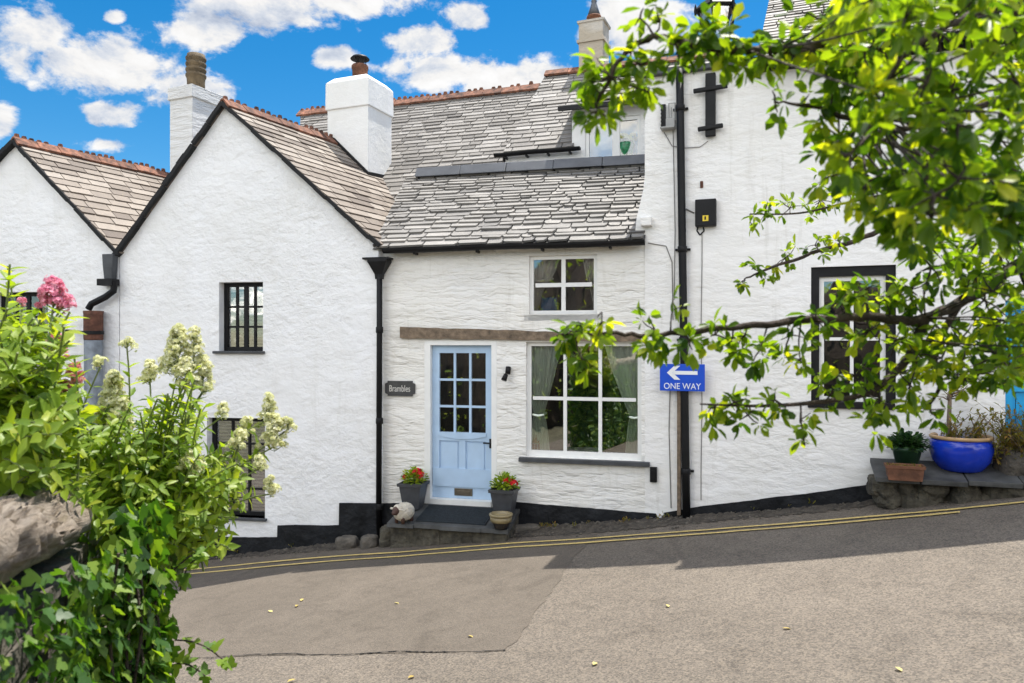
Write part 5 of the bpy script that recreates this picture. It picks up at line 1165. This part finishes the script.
for a in [(830, 110, 1.5, 24, 24), (800, 104, 1.5, 20, 14), (775, 102, 1.5, 12, 8), (840, 150, 1.55, 26, 28), (850, 185, 1.7, 28, 30), (830, 80, 1.5, 26, 24)]: clump(*a)
TM = .44
for i in range(22): clump(U(915, 1050), U(225, 380), U(1.5, 2.1), U(24, 34), 22, .044)
TM = .47
# the long low bough
for a in [(566, 330, 1.8, 18, 26), (578, 322, 1.8, 18, 22), (582, 360, 1.8, 16, 20), (600, 325, 1.8, 14, 12), (602, 312, 1.8, 8, 6), (655, 330, 1.82, 20, 26), (656, 348, 1.82, 14, 16), (690, 340, 1.83, 20, 26), (672, 310, 1.82, 14, 10), (715, 335, 1.84, 18, 20), (728, 352, 1.84, 14, 12), (745, 335, 1.85, 18, 16), (760, 350, 1.85, 18, 18), (790, 335, 1.86, 20, 22), (815, 320, 1.86, 20, 22), (800, 360, 1.86, 18, 16), (840, 305, 1.88, 22, 26), (870, 330, 1.88, 24, 28), (862, 296, 1.88, 22, 22), (895, 340, 1.9, 26, 32), (885, 300, 1.9, 22, 24), (910, 290, 1.92, 26, 32), (935, 325, 1.93, 28, 34),
          (714, 407, 1.86, 13, 16), (735, 402, 1.86, 17, 24), (712, 420, 1.86, 12, 10), (748, 415, 1.86, 16, 18), (775, 400, 1.87, 20, 22), (800, 420, 1.87, 18, 12), (805, 445, 1.87, 12, 8), (830, 395, 1.88, 22, 24), (855, 375, 1.88, 24, 28), (880, 400, 1.88, 24, 30), (870, 420, 1.88, 16, 14), (910, 385, 1.9, 24, 28), (930, 410, 1.95, 20, 18), (925, 360, 1.92, 26, 30),
          (955, 270, 1.97, 28, 34), (985, 300, 2.0, 28, 34), (960, 340, 1.97, 28, 34), (1000, 340, 2.0, 30, 36), (1010, 265, 2.05, 28, 30), (975, 372, 2.0, 24, 24), (1015, 370, 2.0, 22, 20), (985, 235, 1.9, 28, 30), (930, 245, 1.9, 24, 22), (1040, 300, 2.0, 30, 30)]: clump(*a, L=.043)
for a in [(760, 272, 3.1, 14, 24), (785, 258, 3.1, 16, 26), (745, 280, 3.1, 9, 12), (815, 245, 3.1, 16, 22), (840, 240, 3.1, 14, 18), (765, 212, 3.2, 14, 24), (750, 222, 3.2, 10, 12), (790, 208, 3.2, 14, 22), (820, 200, 3.2, 18, 28), (850, 195, 3.2, 18, 26), (870, 205, 3.15, 16, 22), (900, 220, 3.15, 18, 20), (830, 175, 3.2, 16, 20)]: clump(*a, L=.044)
bk.build('trunk', M['bark'], TR, True); fo.build('crown', M['leaf_tree'], TR, True)
# ------------------------------------------------------------------ hedge on the other side of the lane (seen in the window panes)
HG = thing('hedge', Vector((-3, -3.4, ground((-3, -3.4)))), 'tall clipped hedge on the near side of the lane behind the viewer', 'hedge'); fo = MB(); co = MB()
for i in range(22):
    x = -13 + i * .9; y = -3.6 + .5 * math.sin(i * 1.3); g = ground((x, y)); h = 3.0 + .6 * math.sin(i * .9) + .4 * math.sin(i * 2.3) + (2.2 if 4 < i < 12 else 0)
    co.ball((x, y, g + h * .42), 1.0, .8, h * .55, 10, 8, None, .1, .06)
    for _ in range(260):
        d = rnd(); p = Vector((x + d.x * 1.15, y + d.y * .95, g + h * .42 + d.z * h * .6)); leaf(fo, p, d + rnd() * .8, Vector((0, 0, 1)) + rnd() * .5, U(.10, .2), U(.06, .12), R())
fo.build('foliage', M['leaf_val'], HG); co.build('branches', M['bark'], HG)
# ------------------------------------------------------------------ sky, sun, camera
SUN = Vector((1.26, 1.5, 5.6)).normalized()
sl = bpy.data.lights.new('sun', 'SUN'); sl.energy = SUN_E; sl.angle = math.radians(.53); sl.color = (1, .955, .88)
so = bpy.data.objects.new('sun', sl); COL.objects.link(so); so.rotation_euler = SUN.to_track_quat('Z', 'Y').to_euler(); so.location = (6, 8, 30)
w = bpy.data.worlds.new('World'); SC.world = w; w.use_nodes = True; n = NT(w.node_tree)
for x in list(n.n): n.n.remove(x)
sky = n.node('ShaderNodeTexSky', sky_type='NISHITA'); sky.sun_disc = False; sky.sun_elevation = math.asin(SUN.z); sky.sun_rotation = math.atan2(SUN.x, SUN.y)
sky.air_density = 1.0; sky.dust_density = .3; sky.ozone_density = 4.0; sky.altitude = 100
tc = n.node('ShaderNodeTexCoord'); sx_ = n.node('ShaderNodeSeparateXYZ'); n.l.new(tc.outputs['Generated'], sx_.inputs[0]); X, Y, Zz = sx_.outputs
ay = n.math('MAXIMUM', n.math('ABSOLUTE', Y), .02); gx = n.math('DIVIDE', X, ay); gz_ = n.math('DIVIDE', Zz, ay)
cl = [(42, 36, 52, 40), (75, 60, 100, 40), (128, 68, 56, 28), (20, 60, 38, 30), (265, 5, 105, 40), (215, 28, 62, 28), (345, -2, 80, 24), (112, 117, 42, 18), (110, 144, 40, 14), (0, 118, 24, 22), (192, 92, 56, 20), (335, 56, 30, 18), (450, 70, 82, 26), (425, 42, 46, 18), (470, 18, 26, 18), (540, 75, 62, 24), (113, 17, 15, 9), (640, 20, 75, 40), (500, 88, 60, 20)]
best = None
for px, py, rx, ry in cl:
    dx = n.math('MULTIPLY', n.math('SUBTRACT', gx, (px - CX) / FP), FP / rx); dz_ = n.math('MULTIPLY', n.math('SUBTRACT', gz_, (CY - py) / FP), FP / ry)
    e = n.math('SUBTRACT', 1.0, n.math('SQRT', n.math('ADD', n.math('MULTIPLY', dx, dx), n.math('MULTIPLY', dz_, dz_))))
    best = e if best is None else n.math('MAXIMUM', best, e)
best = n.math('MAXIMUM', best, -1.2)
mp = n.node('ShaderNodeMapping'); mp.inputs['Scale'].default_value = (1, 1, 1.5); n.l.new(tc.outputs['Generated'], mp.inputs[0])
f1 = n.noise(9, 8, .62, .25, mp.outputs[0]); f2 = n.noise(26, 7, .62, .2, mp.outputs[0])
det = n.math('ADD', n.math('MULTIPLY', n.math('SUBTRACT', f1, .5), 2.5), n.math('MULTIPLY', n.math('SUBTRACT', f2, .5), 1.7))
dens = n.math('ADD', n.math('MULTIPLY', best, 1.15), det)
far = n.math('MULTIPLY', n.math('SUBTRACT', n.noise(2.6, 7, .6, .3, mp.outputs[0]), .46), 6)      # broken cumulus added over the rest of the sky to whiten the ambient light
hi = n.math('SUBTRACT', n.math('MULTIPLY', n.math('MAXIMUM', n.math('SUBTRACT', Zz, .45), n.math('MULTIPLY', Y, -.6)), 5), .2, clamp=True)
dens = n.math('ADD', dens, n.math('MULTIPLY', n.math('ADD', far, 1.2), hi))
mask = n.ramp(dens, [(.05, (0, 0, 0)), (.55, (1, 1, 1))])
n.n[-1].color_ramp.interpolation = 'EASE'
mp2 = n.node('ShaderNodeMapping'); mp2.inputs['Scale'].default_value = (1, 1, 1.5); mp2.inputs['Location'].default_value = (.006, 0, .026); n.l.new(tc.outputs['Generated'], mp2.inputs[0])
lit = n.math('ADD', n.math('MULTIPLY', n.math('SUBTRACT', f1, n.noise(9, 8, .62, .25, mp2.outputs[0])), 2.4), .64)
lit = n.math('SUBTRACT', lit, n.math('MULTIPLY', dens, .10))
sh = n.ramp(lit, [(.10, (.42, .50, .66)), (.42, (.74, .79, .88)), (.66, (1, .99, .98)), (1, (1.1, 1.1, 1.1))])
hs = n.node('ShaderNodeHueSaturation'); hs.inputs['Hue'].default_value = SKY_HUE; hs.inputs['Saturation'].default_value = SKY_SAT; hs.inputs['Value'].default_value = SKY_VAL; n.l.new(sky.outputs[0], hs.inputs['Color'])
b1 = n.node('ShaderNodeBackground'); b1.inputs[1].default_value = SKY_E; n.l.new(hs.outputs[0], b1.inputs[0])
b2 = n.node('ShaderNodeBackground'); n.put(b2.inputs[1], n.math('MULTIPLY', n.math('SUBTRACT', 1.0, n.math('MULTIPLY', n.math('ADD', n.math('MULTIPLY', Y, 1.6), .4, clamp=True), .79)), CLOUD_E)); n.put(b2.inputs[0], n.mix(1, sh, n.mix(n.math('MULTIPLY', Y, -2.0, clamp=True), (1, 1, 1, 1), (1, .95, .87, 1)), 'MULTIPLY'))  # unseen clouds behind the camera made brighter and warmer, added fill on the walls
mx = n.node('ShaderNodeMixShader'); n.l.new(mask, mx.inputs[0]); n.l.new(b1.outputs[0], mx.inputs[1]); n.l.new(b2.outputs[0], mx.inputs[2])
wo = n.node('ShaderNodeOutputWorld'); n.l.new(mx.outputs[0], wo.inputs[0])
cd = bpy.data.cameras.new('camera'); cd.sensor_width = 36; cd.lens = FP / 1024 * 36; cd.clip_start = .05; cd.clip_end = 2000
cd.dof.use_dof = True; cd.dof.focus_distance = 9.2; cd.dof.aperture_fstop = 4.8
co_ = bpy.data.objects.new('camera', cd); COL.objects.link(co_); co_.location = CAM; co_.rotation_euler = (PI / 2, 0, 0); SC.camera = co_
SC.view_settings.view_transform = 'Standard'; SC.view_settings.look = 'None'; SC.view_settings.gamma = 1; SC.view_settings.exposure = EXPO
SC.render.resolution_x = 1024; SC.render.resolution_y = 683
